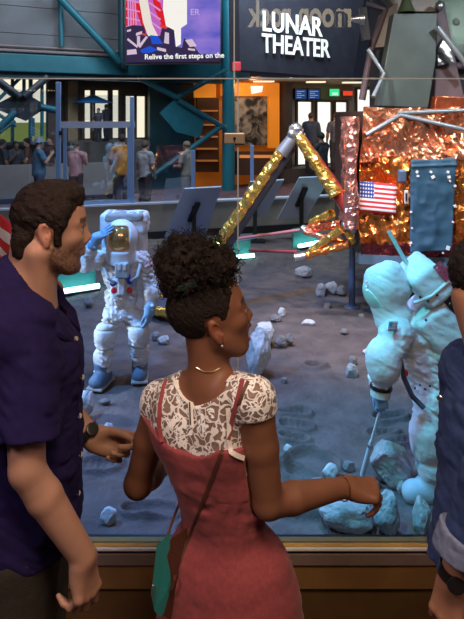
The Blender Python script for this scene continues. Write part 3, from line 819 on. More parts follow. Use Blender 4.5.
# ---------------------------------------------------------------- the man at the right edge, in denim
def build_denim_man():
    base = (.722, 1.60, 0)
    T = empty('person', base, 'person in a dark denim jacket cut off by the photo edge', 'person')
    B = yaw_frame(np.array(base, float), 22, 0, 0, .875)
    H = yaw_frame(P(490, 289, 1.62) + Vector((.0, .04, 0)), 38, 0, 0, .96)
    rs = B.p(.0, -.175, 1.43); re = np.array(P(476, 494, 1.40)) + np.array((.03, 0, .03)); rw = np.array(P(452, 580, 1.43))
    ls = B.p(0, .175, 1.43); le = B.p(.02, .24, 1.14); lw = B.p(.16, .2, .95)
    S = SDF((.30, 1.15, 0), (1.16, 2.05, 1.76), .0045)
    male_torso(S, B); legs(S, B)
    S.cone(B.p(-.03, 0, 1.46), H.p(-.03, 0, -.045), .060, .057, .03); S.cone(B.p(-.045, 0, 1.48), H.p(-.055, 0, -.02), .054, .052, .03)
    head(S, H)
    upperarm(S, rs, re); forearm(S, re, rw); upperarm(S, ls, le); forearm(S, le, lw)
    hand(S, rw, (-.16, .02, -1), (-.55, -.85, .1), 1, 1.0, [(15, 25, 15), (22, 32, 20), (28, 38, 22), (32, 42, 25)], (.45, .2))
    hand(S, lw, (.3, .1, -1), (.3, 1, 0), -1, 1.0)
    V, F = S.mesh(); o = obj('body', V, F, SKIN.get('l') or skin_mat('tan skin'), T)
    setcol(o, head_cols(V, (.40, .20, .13), H, (.36, .14, .11), (.03, .02, .015)))
    S = SDF(H.o - .17, H.o + .19, .0036)
    S.ell(H.p(-.013, 0, .047), np.array((.105, .082, .094)) * H.sc, H.R, .01)
    S.band(hairline(H, [(-.125, -.03), (-.075, -.035), (-.055, -.03), (-.04, .0), (-.034, .026), (-.012, .036), (.006, .024), (.012, -.01), (.03, -.01), (.036, .03), (.052, .052), (.066, .074), (.1, .078)]), .12, 'clip')
    S.band(lambda p: .003 * ridge((p * 70).astype(np.float32), 2) + .0015 * vnoise((p * 260).astype(np.float32)), .02)
    V, F = S.mesh(); obj('hair', V, F, mat('black hair', (.012, .009, .009), .6, spec=.2, var=.4, vscale=160, bump=.8, bscale=300, bdist=.004), T)
    S = SDF((.28, 1.15, .70), (1.15, 2.05, 1.60), .005)
    male_torso(S, B, .05, .03)
    S.cone(B.p(.0, 0, 1.30), B.p(-.085, .0, .90), .15, .165, .05)
    for q in (-1, 1): S.cone(B.p(.0, q * .08, 1.26), B.p(.0, q * .095, .84), .13, .138, .05)
    S.cone(B.p(-.03, 0, 1.48), B.p(-.025, 0, 1.53), .085, .075, .03)
    cuff = re + (rw - re) * .70
    S.cone(rs + np.array((0, .0, .01)), re, .078, .066, .03); S.cone(re, cuff, .070, .062, .02, flat=True)
    S.cone(ls, le, .078, .066, .03); S.cone(le, le + (lw - le) * .5, .066, .058, .02, flat=True)
    S.band(drape(B, .007, 1.0, 4), .03)
    S.band(lambda p: .004 * ridge(np.stack([p[:, 0] * 12, p[:, 1] * 12, p[:, 2] * 30 + p[:, 0] * 20], -1).astype(np.float32), 2), .03)
    S.clip((0, 0, .845), (0, 0, -1)); S.cone(B.p(-.02, 0, 1.49), H.p(-.02, 0, -.10), .07, .085, .0, 'sub')
    V, F = S.mesh(); MDn = mat('dark denim', (.022, .048, .165), .85, var=.2, vscale=120, bump=.35, bscale=600, bdist=.002)
    jk = obj('jacket', V, F, MDn, T)
    # turned-back cuff
    d = (rw - re) / np.linalg.norm(rw - re); S = SDF(cuff - .14, cuff + .14, .004)
    S.cone(cuff - d * .055, cuff + d * .012, .068, .066, .0, flat=True); S.clip(cuff - d * .05, -d); S.cone(cuff - d * .02, cuff + d * .06, .045, .05, 0, 'sub'); S.band(drape(B, .004, 2), .02)
    V, F = S.mesh(); obj('cuff', V, F, mat('pale denim inside', (.17, .21, .36), .85, var=.15, vscale=120, bump=.3, bscale=600, bdist=.002), jk)
    cb = MB()
    ring = lambda r, z, dx: [Vector(B.p(dx + r * math.cos(t), r * 1.05 * math.sin(t), z - .02 * math.cos(t))) for t in np.linspace(.5, 2 * PI - .5, 22)]
    a, b, c = ring(.08, 1.50, -.02), ring(.078, 1.555, -.02), ring(.10, 1.495, -.02)
    n = 22; cb.add(a + b + c, [(i, i + 1, n + i + 1, n + i) for i in range(n - 1)] + [(n + i, n + i + 1, 2 * n + i + 1, 2 * n + i) for i in range(n - 1)])
    q = cb.build('collar', MDn, jk, smooth=True); q.modifiers.new('t', 'SOLIDIFY').thickness = .005
    m = MB(); m.lathe([(.007, 0), (.008, .002), (.006, .004)], P(440, 398, 1.56), (-.6, -.8, 0), 14); m.build('button', M_STEEL, jk, smooth=True)
    S = SDF((.4, 1.3, .04), (.98, 1.9, 1.0), .008); S.ell(B.p(0, 0, .93), (.125, .165, .12), B.R, .04); legs(S, B, False, .022, .03); S.clip((0, 0, .06), (0, 0, -1))
    V, F = S.mesh(); obj('trousers', V, F, mat('rust brown twill', (.075, .022, .014), .85, var=.15, vscale=80), T)
    shoes('shoe', B, M_LEATHER, parent=T)
    wristband(T, rw - d * .034, rw - d * .006, .035, .024, M_BLACK, 'watch_strap', (-.25, -1, .1), M_BLACK)
    return T
# ================================================================ the setting
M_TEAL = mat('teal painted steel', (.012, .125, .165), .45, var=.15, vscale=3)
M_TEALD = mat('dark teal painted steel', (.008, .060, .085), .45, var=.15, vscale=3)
M_DARK = mat('dark fabric wall', (.030, .024, .036), .9, var=.25, vscale=4, bump=.2, bscale=60)
M_GUNM = mat('blue grey metal', (.10, .16, .26), .4, metal=.3)
M_WHITEM = mat('pale painted metal', (.55, .60, .68), .4)
O_F = Vector((-.12, 20, 0)); D_F = Vector((math.cos(math.radians(30)), math.sin(math.radians(30)), 0)); N_F = Vector((D_F.y, -D_F.x, 0))
def FP(px, py, off=0.0):                 # point of the far facade (shifted off metres toward the gallery) seen at a pixel
    o = O_F + N_F * off; u = (px - 232) / FPX
    t = (u * o.y - o.x) / (D_F.x - u * D_F.y); d = o.y + D_F.y * t
    return Vector((u * d, d, CAMZ - (py - HOR) / FPX * d))
def fslab(poly, off, thick):
    b = MB(); b.prism([FP(x, y, off) for x, y in poly], -N_F * thick); return b
def rect(x0, y0, x1, y1): return [(x0, y0), (x1, y0), (x1, y1), (x0, y1)]
def fbar(a, b, off, w, h=None):
    m = MB(); m.bar(FP(*a, off), FP(*b, off), w, h); return m
def ftube(m, a, b, off, r): m.tube([FP(*a, off), FP(*b, off)], r, 12)
def vrect(px0, px1, z0, z1, off):        # facade rectangle with level top and bottom
    a, b = FP(px0, 100, off), FP(px1, 100, off); return [Vector((a.x, a.y, z1)), Vector((b.x, b.y, z1)), Vector((b.x, b.y, z0)), Vector((a.x, a.y, z0))]
def vslab(px0, px1, z0, z1, off, thick, name, m, parent=None, bevel=0):
    b = MB(); b.prism(vrect(px0, px1, z0, z1, off), -N_F * thick); return b.build(name, m, parent, bevel=bevel)

def build_setting():
    # gallery floor and the sill wall below the glass
    m = MB(); m.box((0, -.6, -.05), (9, 5.8, .1)); struct(m.build('floor', mat('gallery floor', (.06, .04, .03), .6, var=.2, vscale=3)))
    def bar_(y0, y1, z0, z1): return MB().box((0, (y0 + y1) / 2, (z0 + z1) / 2), (9, y1 - y0, z1 - z0))
    struct(bar_(2.30, 2.46, -.9, .223).build('wall_front', mat('dark brown base', (.15, .078, .028), .6, var=.12, vscale=14)))
    struct(bar_(2.285, 2.33, .2235, .3145).build('trim_1', mat('ochre brown band', (.30, .155, .055), .55, var=.12, vscale=10)))
    struct(bar_(2.275, 2.33, .315, .3585).build('trim_2', mat('mauve ledge', (.26, .185, .175), .45, var=.08, vscale=12), bevel=.003))
    struct(bar_(2.283, 2.36, .359, .3735).build('trim_3', M_BLACK))
    struct(bar_(2.268, 2.280, .3745, .381).build('trim_4', mat('bright edge strip', (.85, .85, .85), .25)))
    struct(bar_(2.2805, 2.33, .374, .385).build('trim_5', mat('brass channel', (.62, .38, .09), .5, spec=.2, var=.12, vscale=6)))
    W = empty('window_1', (0, 2.30, .37)); W['kind'] = 'structure'
    g = glass('display glass', (.985, .99, .995), 1.45, .75); gu = glass('upper display glass', (.985, .99, .995), 1.5, 2.4)
    sx = .022; zs = 2.105
    for (x0, x1, z0, z1) in ((-4.4, sx - .003, .386, zs - .003), (sx + .003, 4.4, .386, zs - .003), (-4.4, sx - .015, zs + .003, 3.4), (sx - .009, 4.4, zs + .003, 3.4)):
        MB().box(((x0 + x1) / 2, 2.30, (z0 + z1) / 2), (x1 - x0, .006, z1 - z0)).build('pane', g if z0 < 1 else gu, W)
    seal = mat('clear glass edge', (.34, .40, .46), .3)
    b = MB(); b.box((sx, 2.30, (.37 + zs) / 2), (.0045, .013, zs - .37)); b.box((sx - .014, 2.30, (zs + 3.4) / 2), (.0045, .013, 3.4 - zs)); b.box((0, 2.30, zs), (8.8, .013, .004)); b.build('edge_seal', seal, W)
    b = MB(); a, c = P(224, 133, 2.27), P(245, 144, 2.27); b.box(((a.x + c.x) / 2, 2.30, (a.z + c.z) / 2), (c.x - a.x, .05, a.z - c.z)); pf = b.build('patch_fitting', mat('satin bronze', (.34, .27, .20), .4, metal=.5), W, bevel=.004)
    b = MB(); b.lathe([(.0055, 0), (.0055, .003)], ((a.x + c.x) / 2, 2.275, (a.z + c.z) / 2), (0, -1, 0), 14); b.box(((a.x + c.x) / 2, 2.2735, (a.z + c.z) / 2 - .008), (.004, .003, .010)); b.build('keyhole', M_BLACK, W)
    # lunar ground
    xs = np.unique(np.concatenate([np.linspace(-9, -3.4, 30), np.linspace(-3.4, 3.6, 560), np.linspace(3.6, 9, 30)]))
    ys = np.unique(np.concatenate([np.linspace(2.52, 3.8, 40), np.linspace(3.8, 10, 620), np.linspace(10, 16.5, 90)]))
    X, Y = np.meshgrid(xs, ys, indexing='ij'); q = np.stack([X.ravel(), Y.ravel(), 0 * X.ravel()], -1).astype(np.float32)
    Z = .030 * fbm(q * 1.1, 3) + .011 * fbm(q * 6, 3) + .004 * vnoise(q * 30)
    Z = Z.reshape(X.shape); pat = np.zeros_like(Z)
    def loop(px, py, w, h, hgt=.070, wid=.022, dip=.025, tread=False):
        nonlocal Z
        c = G(px, py); d = c.y; sc = d / FPX; a = w / 2 * sc; bb = h / 2 * d * d / (FPX * (CAMZ - GZ)); bb = max(bb, .03)
        L = max(a - bb, 0); dx = np.maximum(np.abs(X - c.x) - L, 0); r = np.sqrt(dx ** 2 + (Y - c.y) ** 2) - bb
        k = .45 + .55 * np.clip(vnoise((q * 5 + px).astype(np.float32)).reshape(Z.shape) + .6, 0, 1)
        Z = Z + hgt * np.exp(-(r / wid) ** 2) * k - dip / (1 + np.exp(np.clip(r / .012, -50, 50)))
        if tread:
            Z = Z + .010 * (np.sin((X - c.x) * 2 * PI / .05) > 0) * (r < -.01)
    for a in ((294, 415, 34, 9, 1), (296, 428, 36, 9, 1), (294, 441, 32, 8, 1), (390, 420, 36, 9, 1), (383, 434, 32, 9, 1), (396, 446, 34, 8, 1), (196, 530, 40, 18, 0), (150, 512, 60, 16, 0), (100, 465, 46, 14, 1), (108, 448, 38, 12, 1)):
        loop(*a[:4], tread=bool(a[4]))
    for a in ((315, 367, 22, 9), (312, 466, 40, 30), (297, 476, 40, 30), (270, 267, 26, 6), (306, 507, 50, 22), (455, 392, 30, 12)): loop(*a, hgt=.08, wid=.032, dip=.04)
    V = np.stack([X, Y, Z + GZ], -1).reshape(-1, 3); n2 = len(ys)
    i, j = np.meshgrid(np.arange(len(xs) - 1), np.arange(n2 - 1), indexing='ij'); a = (i * n2 + j).ravel(); F = np.stack([a, a + n2, a + n2 + 1, a + 1], -1)
    struct(obj('ground', V, F, mat('lunar dust', (.105, .082, .078), .95, var=.30, vscale=4, bump=.5, bscale=45, det=8, bdist=.02), loc=(0, 0, GZ)))
    # low wall behind the lunar ground, walkway beyond, grey half wall
    a, b = Vector((-9.5, 11.43, 0)), Vector((9, 17.0, 0)); d = (b - a).normalized(); n = Vector((d.y, -d.x, 0))
    m = MB(); m.bar(a + Vector((0, 0, -.375)), b + Vector((0, 0, -.375)), .16, .75); struct(m.build('wall_back_low', mat('pale beige board', (.30, .25, .20), .7, var=.1, vscale=4)))
    m = MB(); m.bar(a + Vector((0, 0, .02)), b + Vector((0, 0, .02)), .24, .04); struct(m.build('trim_6', M_WHITEM))
    m = MB(); m.bar(a + n * .10 + Vector((0, 0, -.68)), b + n * .10 + Vector((0, 0, -.68)), .06, .16); struct(m.build('baseboard_back', M_BLACK))
    m = MB(); m.add([a - n * .08 + Vector((0, 0, -.40)), b - n * .08 + Vector((0, 0, -.40)), Vector((22, 34, -.4)), Vector((-16, 28, -.4)), Vector((-16, 10.5, -.4))], [(0, 1, 2, 3, 4)])
    struct(m.build('floor_back', mat('mauve carpet', (.20, .13, .17), .95, var=.25, vscale=3)))
    a, b = P(-30, 165, 16.2), P(112, 165, 17.6); a.z = b.z = .62; dn = Vector((0, 0, -1))
    m = MB(); m.bar(Vector((a.x, a.y, .12)), Vector((b.x, b.y, .12)), .2, 1.02); struct(m.build('wall_half', mat('grey plaster', (.25, .215, .20), .8, var=.06, vscale=3)))
    m = MB(); m.bar(Vector((a.x, a.y, -.33)), Vector((b.x, b.y, -.33)), .24, .15); struct(m.build('baseboard_half', M_BLACK))
    # far facade: backing wall, cladding, beam, columns
    struct(vslab(-160, 520, -.4, 3.3, -1.6, .2, 'wall_back', mat('brown grey wall', (.085, .066, .055), .8, var=.15, vscale=1)))
    m = MB()
    for k in range(6):
        z0 = 3.45 + .74 * k; m.prism(vrect(-60, 128, z0, z0 + .725, -.05), -N_F * .1)
    struct(m.build('wall_upper', mat('grey cladding', (.135, .138, .15), .7, var=.22, vscale=1.2, bump=.3, bscale=3)))
    struct(vslab(-60, 128, 3.40, 8.0, -.16, .1, 'wall_upper_back', mat('cladding gap', (.05, .05, .055), .8)))
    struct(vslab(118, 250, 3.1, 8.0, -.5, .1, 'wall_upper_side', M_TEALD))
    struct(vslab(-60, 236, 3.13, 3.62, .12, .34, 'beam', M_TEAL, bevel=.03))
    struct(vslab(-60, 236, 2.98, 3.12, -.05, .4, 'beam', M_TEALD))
    m = MB(); z = 3.70; a, b = FP(-30, 50, .05), FP(124, 50, .05); m.tube([(a.x, a.y, z), (b.x, b.y, z)], .045, 8); m.tube([(a.x, a.y, z + .12), (b.x, b.y, z + .12)], .03, 8)
    tag(m.build('conduit', mat('grey conduit', (.22, .17, .17), .6), smooth=True), 'pair of grey conduits lying along the top of the teal beam', 'conduit')
    m = MB(); c = FP(228.5, 100, .35); m.tube([(c.x, c.y, -.4), (c.x, c.y, 8)], .20, 20); struct(m.build('column', mat('bright teal paint', (.020, .22, .29), .45), smooth=True))
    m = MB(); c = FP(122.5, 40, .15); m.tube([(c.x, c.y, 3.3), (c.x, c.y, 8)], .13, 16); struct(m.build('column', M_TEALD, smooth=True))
    m = MB(); ftube(m, (61.5, 46), (60, -20), .14, .07); tag(m.build('post', M_TEAL, smooth=True), 'upright teal tube in front of the grey cladding', 'steel post')
    m = MB(); ftube(m, (52, -10), (120, 62), .55, .105); tag(m.build('brace', M_TEAL, smooth=True), 'thick teal tube running diagonally across the grey cladding', 'brace')
    # openings of the facade below the beam
    day = emis('daylight outside', (1.0, .92, .70), 1.05); lawn = emis('sunlit lawn outside', (.42, .52, .14), .45)
    def opening(name, x0, x1, z0, z1, off=-1.5, panes=1, fm=M_TEALD, low=None, mat_=day, split=None):
        Wd = empty(name, tuple(FP((x0 + x1) / 2, 110, off))); Wd['kind'] = 'structure'
        a, b = FP(x0, 100, off), FP(x1, 100, off)
        fr = MB(); w = .09
        for k in range(panes + 1):
            p = a + (b - a) * (k / panes); fr.box(Vector((p.x, p.y, (z0 + z1) / 2)), (w, w, z1 - z0), Matrix((D_F, N_F, Vector((0, 0, 1)))).transposed())
        for z in [z0, z1] + ([split] if split else []): fr.bar((a.x, a.y, z), (b.x, b.y, z), w, w)
        fr.build('frame', fm, Wd)
        for k in range(panes):
            p, r = a + (b - a) * (k / panes), a + (b - a) * ((k + 1) / panes); o = N_F * -.02
            pm = MB(); zl = low if low is not None else z0
            pm.prism([Vector((p.x, p.y, z1)) + o, Vector((r.x, r.y, z1)) + o, Vector((r.x, r.y, zl)) + o, Vector((p.x, p.y, zl)) + o], -N_F * .01); pm.build('pane', mat_, Wd)
            if low is not None:
                pm = MB(); pm.prism([Vector((p.x, p.y, zl)) + o, Vector((r.x, r.y, zl)) + o, Vector((r.x, r.y, z0)) + o, Vector((p.x, p.y, z0)) + o], -N_F * .01); pm.build('lower_pane', lawn, Wd)
    opening('window_2', -6, 47.5, 1.15, 3.05, -1.2, 3, low=1.75)
    doorf = mat('dark bronze frame', (.10, .075, .05), .5)
    opening('door_1', 83, 91.5, 1.2, 2.78, panes=1, fm=doorf); opening('door_2', 93.5, 109, 1.2, 2.78, panes=1, fm=doorf); opening('door_3', 111, 119.5, 1.2, 2.80, panes=1, fm=doorf); opening('door_4', 124, 146, 1.2, 2.62, panes=2, fm=doorf)
    struct(vslab(68, 78, -.4, 3.0, -1.2, .3, 'column', mat('tan plaster', (.28, .19, .10), .8))); struct(vslab(48, 58, -.4, 3.0, -1.1, .3, 'column', mat('umber plaster', (.07, .05, .045), .8)))
    struct(vslab(150, 196, -.4, 3.0, -.9, .2, 'partition', M_TEALD))
    day2 = emis('daylight through glass doors', (1.0, .97, .86), 1.25)
    opening('door_5', 296.5, 312, .1, 2.5, -1.2, 1, doorf, mat_=day2); opening('door_6', 316, 331.5, .1, 2.5, -1.2, 1, doorf, mat_=day2); opening('door_7', 334.5, 347, .1, 2.5, -1.2, 1, doorf, mat_=day2); opening('window_3', 356, 373, .3, 3.0, -1.0, 1, doorf, mat_=day2)
    struct(vslab(284, 352, 2.55, 3.3, -1.1, .2, 'wall_above_doors', mat('taupe wall', (.22, .17, .13), .8)))
    struct(vslab(280, 400, -.4, .1, -.2, 1.2, 'floor_raised', mat('raised floor', (.12, .10, .10), .8)))
    # orange alcove
    struct(vslab(196, 285, -.4, 3.25, -.75, .1, 'wall_orange', mat('burnt orange wall', (.55, .16, .012), .6, emit=(1, .25, .02), es=.10)))  # slight emission puts the alcove's warm lamplight into the wall
    struct(vslab(285.5, 292, -.4, 3.3, -.3, .5, 'column', mat('umber wall end', (.06, .045, .04), .8)))
    # soffit of the theatre interior with its strips
    struct(vslab(250, 470, 3.12, 3.22, .2, 1.8, 'ceiling', mat('tan soffit', (.30, .19, .12), .8)))

def build_far_things():
    # fascia with the theatre lettering
    def SP(px, py, off=0): return FP(px, py, 4.6 + off)
    sg = MB(); sg.prism([SP(238.5, -40), SP(368, -40), SP(364, 0), SP(353, 79), SP(240, 70)], -N_F * .5)
    T = empty('theater_sign', tuple(SP(300, 75)), 'big dark fascia reading LUNAR THEATER in white letters', 'sign')
    sg.build('fascia', M_DARK, T)
    wl = mat('white letters', (.88, .86, .80), .5, emit=(1, .95, .85), es=.55)
    tl = mat('dim tan letters', (.15, .125, .085), .6, emit=(.6, .48, .3), es=.06)
    def word(s, p0, p1, pup, size_px, m, name, off, ex=.03, sx=None, bold=0):
        a, b, c = SP(*p0, off), SP(*p1, off), SP(*pup, off)
        h = (c - a).length
        o = text(name, s, 1.0, (0, 0, 0), (1, 0, 0), (0, 1, 0), m, None, 0, bold=bold)
        xs = [v.co.x + ROOT[o.name].x for v in o.data.vertices]; ys = [v.co.y + ROOT[o.name].y for v in o.data.vertices]; x0, x1 = min(xs), max(xs); y1 = size_px
        V = []; up = Vector((0, 0, 1)); F = [tuple(p.vertices) for p in o.data.polygons]
        for v in o.data.vertices:
            X = (v.co.x + ROOT[o.name].x - x0) / (x1 - x0); Y = (v.co.y + ROOT[o.name].y) / y1
            V.append(a + (b - a) * X + up * (h * Y))
        bpy.data.objects.remove(o)
        o = obj(name, [tuple(v) for v in V], F, m, T, smooth=False)
        md = o.modifiers.new('depth', 'SOLIDIFY'); md.thickness = ex; md.offset = 0
    word('LUNAR', (263, 30.5), (322.5, 36.5), (263, 10.5), .70, wl, 'lettering', .06, bold=.012)
    word('THEATER', (262, 52), (330, 57.5), (262, 33), .70, wl, 'lettering', .06, bold=.012)
    # ceiling strips, exit sign, monitors
    lt = emis('warm strip light', (1, .72, .45), 1.6)
    for (x0, x1, y, lab) in ((253, 271, 81, 'tan ceiling strip light above the orange alcove'), (306, 322, 81.5, 'tan ceiling strip light above the dark monitor'), (342, 358, 82, 'tan ceiling strip light next to the lander foil')):
        m = MB(); m.prism([FP(x0, y, .6), FP(x1, y, .6), FP(x1, y + 1.4, .6), FP(x0, y + 1.4, .6)], N_F * .2)
        tag(m.build('ceiling_light', lt), lab, 'light', 'ceiling strip lights in the theater')
    E = empty('exit_sign', tuple(FP(335, 96, -.6)), 'small green lit EXIT sign over the doors', 'sign')
    fslab(rect(331, 89, 339.3, 96), -.6, .08).build('sign_box', mat('green sign face', (.01, .25, .08), .5, emit=(.05, .9, .35), es=.9), E)
    a = FP(332, 95, -.55); k = (FP(338.5, 95, -.55) - a).length
    text('lettering', 'EXIT', k * .42, tuple(a + N_F * .03), tuple(D_F), (0, 0, 1), emis('exit letters', (.7, 1, .8), 1.4), E, .01)
    R = empty('red_sign', tuple(FP(349, 96, -.6)), 'small red lit sign right of the green EXIT sign', 'sign')
    fslab(rect(344.5, 91, 352.5, 95.5), -.6, .08).build('sign_box', mat('red sign face', (.5, .03, .02), .5, emit=(1, .08, .03), es=.8), R)
    for (x0, x1, lab) in ((295, 307, 'dark blue monitor over the doors, farther from the exit sign'), (308, 320.5, 'dark blue monitor over the doors, nearer to the exit sign')):
        K = empty('monitor', tuple(FP((x0 + x1) / 2, 101, -.5)), lab, 'monitor', 'monitors over the doors')
        fslab(rect(x0, 88.5, x1, 100), -.5, .1).build('case', M_BLACK, K)
        fslab(rect(x0 + .7, 89.5, x1 - .7, 99), -.48, .015).build('display', mat('dark blue display', (.01, .015, .05), .2, emit=(.03, .09, .30), es=.6), K)
        m = MB()
        for i in range(4): m.prism([FP(x0 + 2, 91 + i * 2, -.46), FP(x1 - 2.5 - i % 2 * 3, 91 + i * 2, -.46), FP(x1 - 2.5 - i % 2 * 3, 91.7 + i * 2, -.46), FP(x0 + 2, 91.7 + i * 2, -.46)], -N_F * .01)
        m.build('schedule_lines', emis('screen lines ' + str(x0), (.35, .5, .8), .7), K)
    # glowing red box standing in for a red reflection
    m = MB(); c = FP(236.6, 66.5, 4.68); m.box(c, (.20, .14, .22)); tag(m.build('glint_box', mat('red alarm box', (.65, .04, .05), .5, emit=(1, .08, .1), es=.25), bevel=.02), 'small red alarm box at the lower left corner of the dark fascia', 'glint')
    # video screen
    S = empty('video_screen', tuple(P(173, 64, 17)), 'large lit video screen showing a rocket launch beside the teal column', 'screen')
    D = 17.0
    def flat(poly, k, name, m, par=S): 
        b = MB(); b.prism([P(x, y, D - .012 * k) for x, y in poly], (0, .01, 0)); return b.build(name, m, par)
    b = MB(); b.prism([P(x, y, D) for x, y in ((124.5, -34), (221.8, -34), (221.5, 63.5), (124.5, 64.5))], (0, .18, 0)); b.build('frame', M_BLACK, S)
    ns = bpy.data.materials.new('launch sky picture'); ns.use_nodes = True; nt = ns.node_tree; nt.nodes.clear()
    tc = nt.nodes.new('ShaderNodeTexCoord'); nz = nt.nodes.new('ShaderNodeTexNoise'); nz.inputs['Scale'].default_value = 1.1; nz.inputs['Detail'].default_value = 3
    mp = nt.nodes.new('ShaderNodeMapping'); mp.inputs['Scale'].default_value = (.7, 1, 1.8); cr = nt.nodes.new('ShaderNodeValToRGB')
    cr.color_ramp.elements[0].position = .35; cr.color_ramp.elements[0].color = (.10, .12, .62, 1); cr.color_ramp.elements[1].position = .68; cr.color_ramp.elements[1].color = (.42, .26, .80, 1)
    em = nt.nodes.new('ShaderNodeEmission'); em.inputs[1].default_value = 1.0; ou = nt.nodes.new('ShaderNodeOutputMaterial')
    for x, y in ((tc.outputs['Object'], mp.inputs[0]), (mp.outputs[0], nz.inputs['Vector']), (nz.outputs['Fac'], cr.inputs[0]), (cr.outputs[0], em.inputs[0]), (em.outputs[0], ou.inputs[0])): nt.links.new(x, y)
    dp = flat([(126, -33), (220.3, -33), (220.3, 61.5), (126, 62.5)], 1, 'display', ns)
    def pic(name, polys, col, k, s=1.0):
        em_ = emis(name + ' light', col, s)
        for grp in ([polys] if name == 'gantry_truss' else [[q] for q in polys]):
            b = MB()
            for q in grp: b.prism([P(x, y, D - .012 * k) for x, y in q], (0, .006, 0))
            b.build(name, em_, dp)
    pic('lilac_haze', [[(126, -33), (165, -33), (165, 40), (126, 45)]], (.62, .16, .62), 1.6)
    pic('gantry', [[(126, -33), (134, -33), (137, 26), (130, 40), (126, 40)], [(145, -33), (153, -33), (161, 6), (170, 28), (164, 30), (155, 10)], [(134, 4), (141, 2), (149, 28), (144, 33)]], (.85, .02, .03), 2)
    pic('gantry_truss', [[(127 + 2 * i, -33), (128.2 + 2 * i, -33), (129.5 + 2.6 * i, 36), (128 + 2.6 * i, 36)] for i in range(4)] + [[(126, y), (140, y + 3), (140, y + 4.4), (126, y + 1.4)] for y in range(-28, 34, 9)] + [[(150, y), (161, y + 8), (160, y + 9.4), (149, y + 1.4)] for y in range(-25, 22, 9)], (.85, .35, .75), 3)
    pic('access_arm', [[(133, -33), (142, -33), (152, 24), (158, 36), (148, 36), (143, 22)]], (.92, .82, .72), 4, 1.1)
    pic('rocket', [[(164, -33), (187, -33), (187, 24), (181, 28), (181, 44), (176, 47), (174, 30), (166, 26), (163, 10)]], (1.0, .95, .88), 4, 1.15)
    pic('dark_ground', [[(126, 27), (134, 25), (144, 26), (146, 34), (160, 36), (162, 28), (174, 26), (175, 46), (182, 48), (184, 38), (192, 44), (200, 54), (220.3, 55), (220.3, 61.5), (126, 62.5)]], (.045, .03, .09), 3.5)
    pic('lit_structure', [[(127, 30), (131, 29), (131, 31), (127, 32)], [(136, 33), (142, 31), (142, 34), (136, 36)], [(128, 38), (138, 46), (137, 48), (127, 40)], [(138, 46), (146, 36), (148, 37), (140, 48)], [(137, 36), (140, 36), (140, 46), (137, 46)], [(165, 32), (169, 33), (169, 44), (164, 43)], [(185, 40), (192, 39), (197, 46), (190, 47)], [(188, 48), (195, 49), (195, 51), (188, 50)], [(127, 50), (136, 49), (137, 54), (127, 55)], [(157, 47), (166, 49), (166, 52), (157, 50)]], (.80, .62, .78), 5)
    pic('blue_tower', [[(150, 35), (158, 36), (163, 44), (152, 44)], [(140, 50), (150, 46), (158, 50), (150, 53), (142, 53)]], (.02, .10, .75), 5.2)
    pic('red_roof', [[(160, 24), (168, 27), (166, 29), (160, 27)], [(142, 33), (146, 34), (146, 36), (142, 35)]], (.9, .05, .04), 5.4)
    cp = emis('caption light', (1, 1, .96), 1.2)
    a = P(144.5, 59.3, D - .09); b_ = P(219, 57.6, D - .09)
    o = text('caption', 'Relive the first steps on the', .195, tuple(a), tuple(b_ - a), (0, 0, 1), cp, dp, .004, bold=.004)
    a = P(190, 15, D - .06); text('small_lettering', 'ER', .24, tuple(a), (1, 0, 0), (0, 0, 1), emis('lilac caption', (.66, .52, .95), 1), dp, .004)
    # cross bracing
    for (lab, hub, arms, off, m) in (('dark diamond plate where cross braces meet in front of the bright window', [(-9, 107), (22, 91), (48.5, 106.5), (26, 121)], [((20, 97), (-8, 76)), ((24, 97), (48, 77)), ((16, 112), (-12, 138)), ((40, 107), (60, 111))], 2.2, mat('charcoal steel', (.025, .032, .045), .5)),
                                     ('teal brace assembly meeting left of the main teal column', [(160, 113), (176, 98), (206, 116), (200, 138), (176, 132)], [((176, 97), (138, 77)), ((176, 98), (226, 70)), ((178, 100), (225, 128)), ((222, 126), (150, 178))], .6, M_TEAL)):
        K = empty('cross_brace', tuple(FP(sum(x for x, y in hub) / len(hub), max(y for x, y in hub), off)), lab, 'brace')
        fslab(hub, off, .05).build('hub_plate', m, K)
        for p, q in arms:
            b = MB(); ftube(b, p, q, off + .07, .085); b.build('arm', m if p[1] < 107 else M_TEAL, K, smooth=True)
    # teal lattice in front of the left window
    K = empty('window_lattice', tuple(FP(15, 135, -.6)), 'bright teal lattice of thin tubes in front of the left window', 'lattice')
    for p, q in (((-5, 103), (20, 78)), ((-5, 82), (14, 97)), ((24, 78), (24, 92)), ((-5, 112), (16, 126)), ((15, 121), (-5, 136)), ((33, 118), (33, 136)), ((42, 78), (42, 136)), ((31, 78), (31, 136))):
        b = MB(); ftube(b, p, q, -.6, .05); b.build('tube', M_TEAL, K, smooth=True)
    # mural
    K = empty('photo_mural', tuple(FP(256, 146, -.5)), 'black and white photo mural framed by a glowing orange wall', 'mural')
    mm = bpy.data.materials.new('grey photo'); mm.use_nodes = True; nt = mm.node_tree; b = nt.nodes['Principled BSDF']; tc = nt.nodes.new('ShaderNodeTexCoord'); nz = nt.nodes.new('ShaderNodeTexNoise'); nz.inputs['Scale'].default_value = 2.6; nz.inputs['Detail'].default_value = 4; nz.inputs['Distortion'].default_value = .8
    cr = nt.nodes.new('ShaderNodeValToRGB'); cr.color_ramp.elements[0].position = .42; cr.color_ramp.elements[0].color = (.012, .010, .010, 1); cr.color_ramp.elements[1].position = .62; cr.color_ramp.elements[1].color = (.42, .34, .27, 1)
    nt.links.new(tc.outputs['Object'], nz.inputs['Vector']); nt.links.new(nz.outputs['Fac'], cr.inputs[0]); nt.links.new(cr.outputs[0], b.inputs['Base Color'])
    fslab(rect(234, 96.5, 269, 145), -.62, .06).build('photo', mm, K)
    fr = MB()
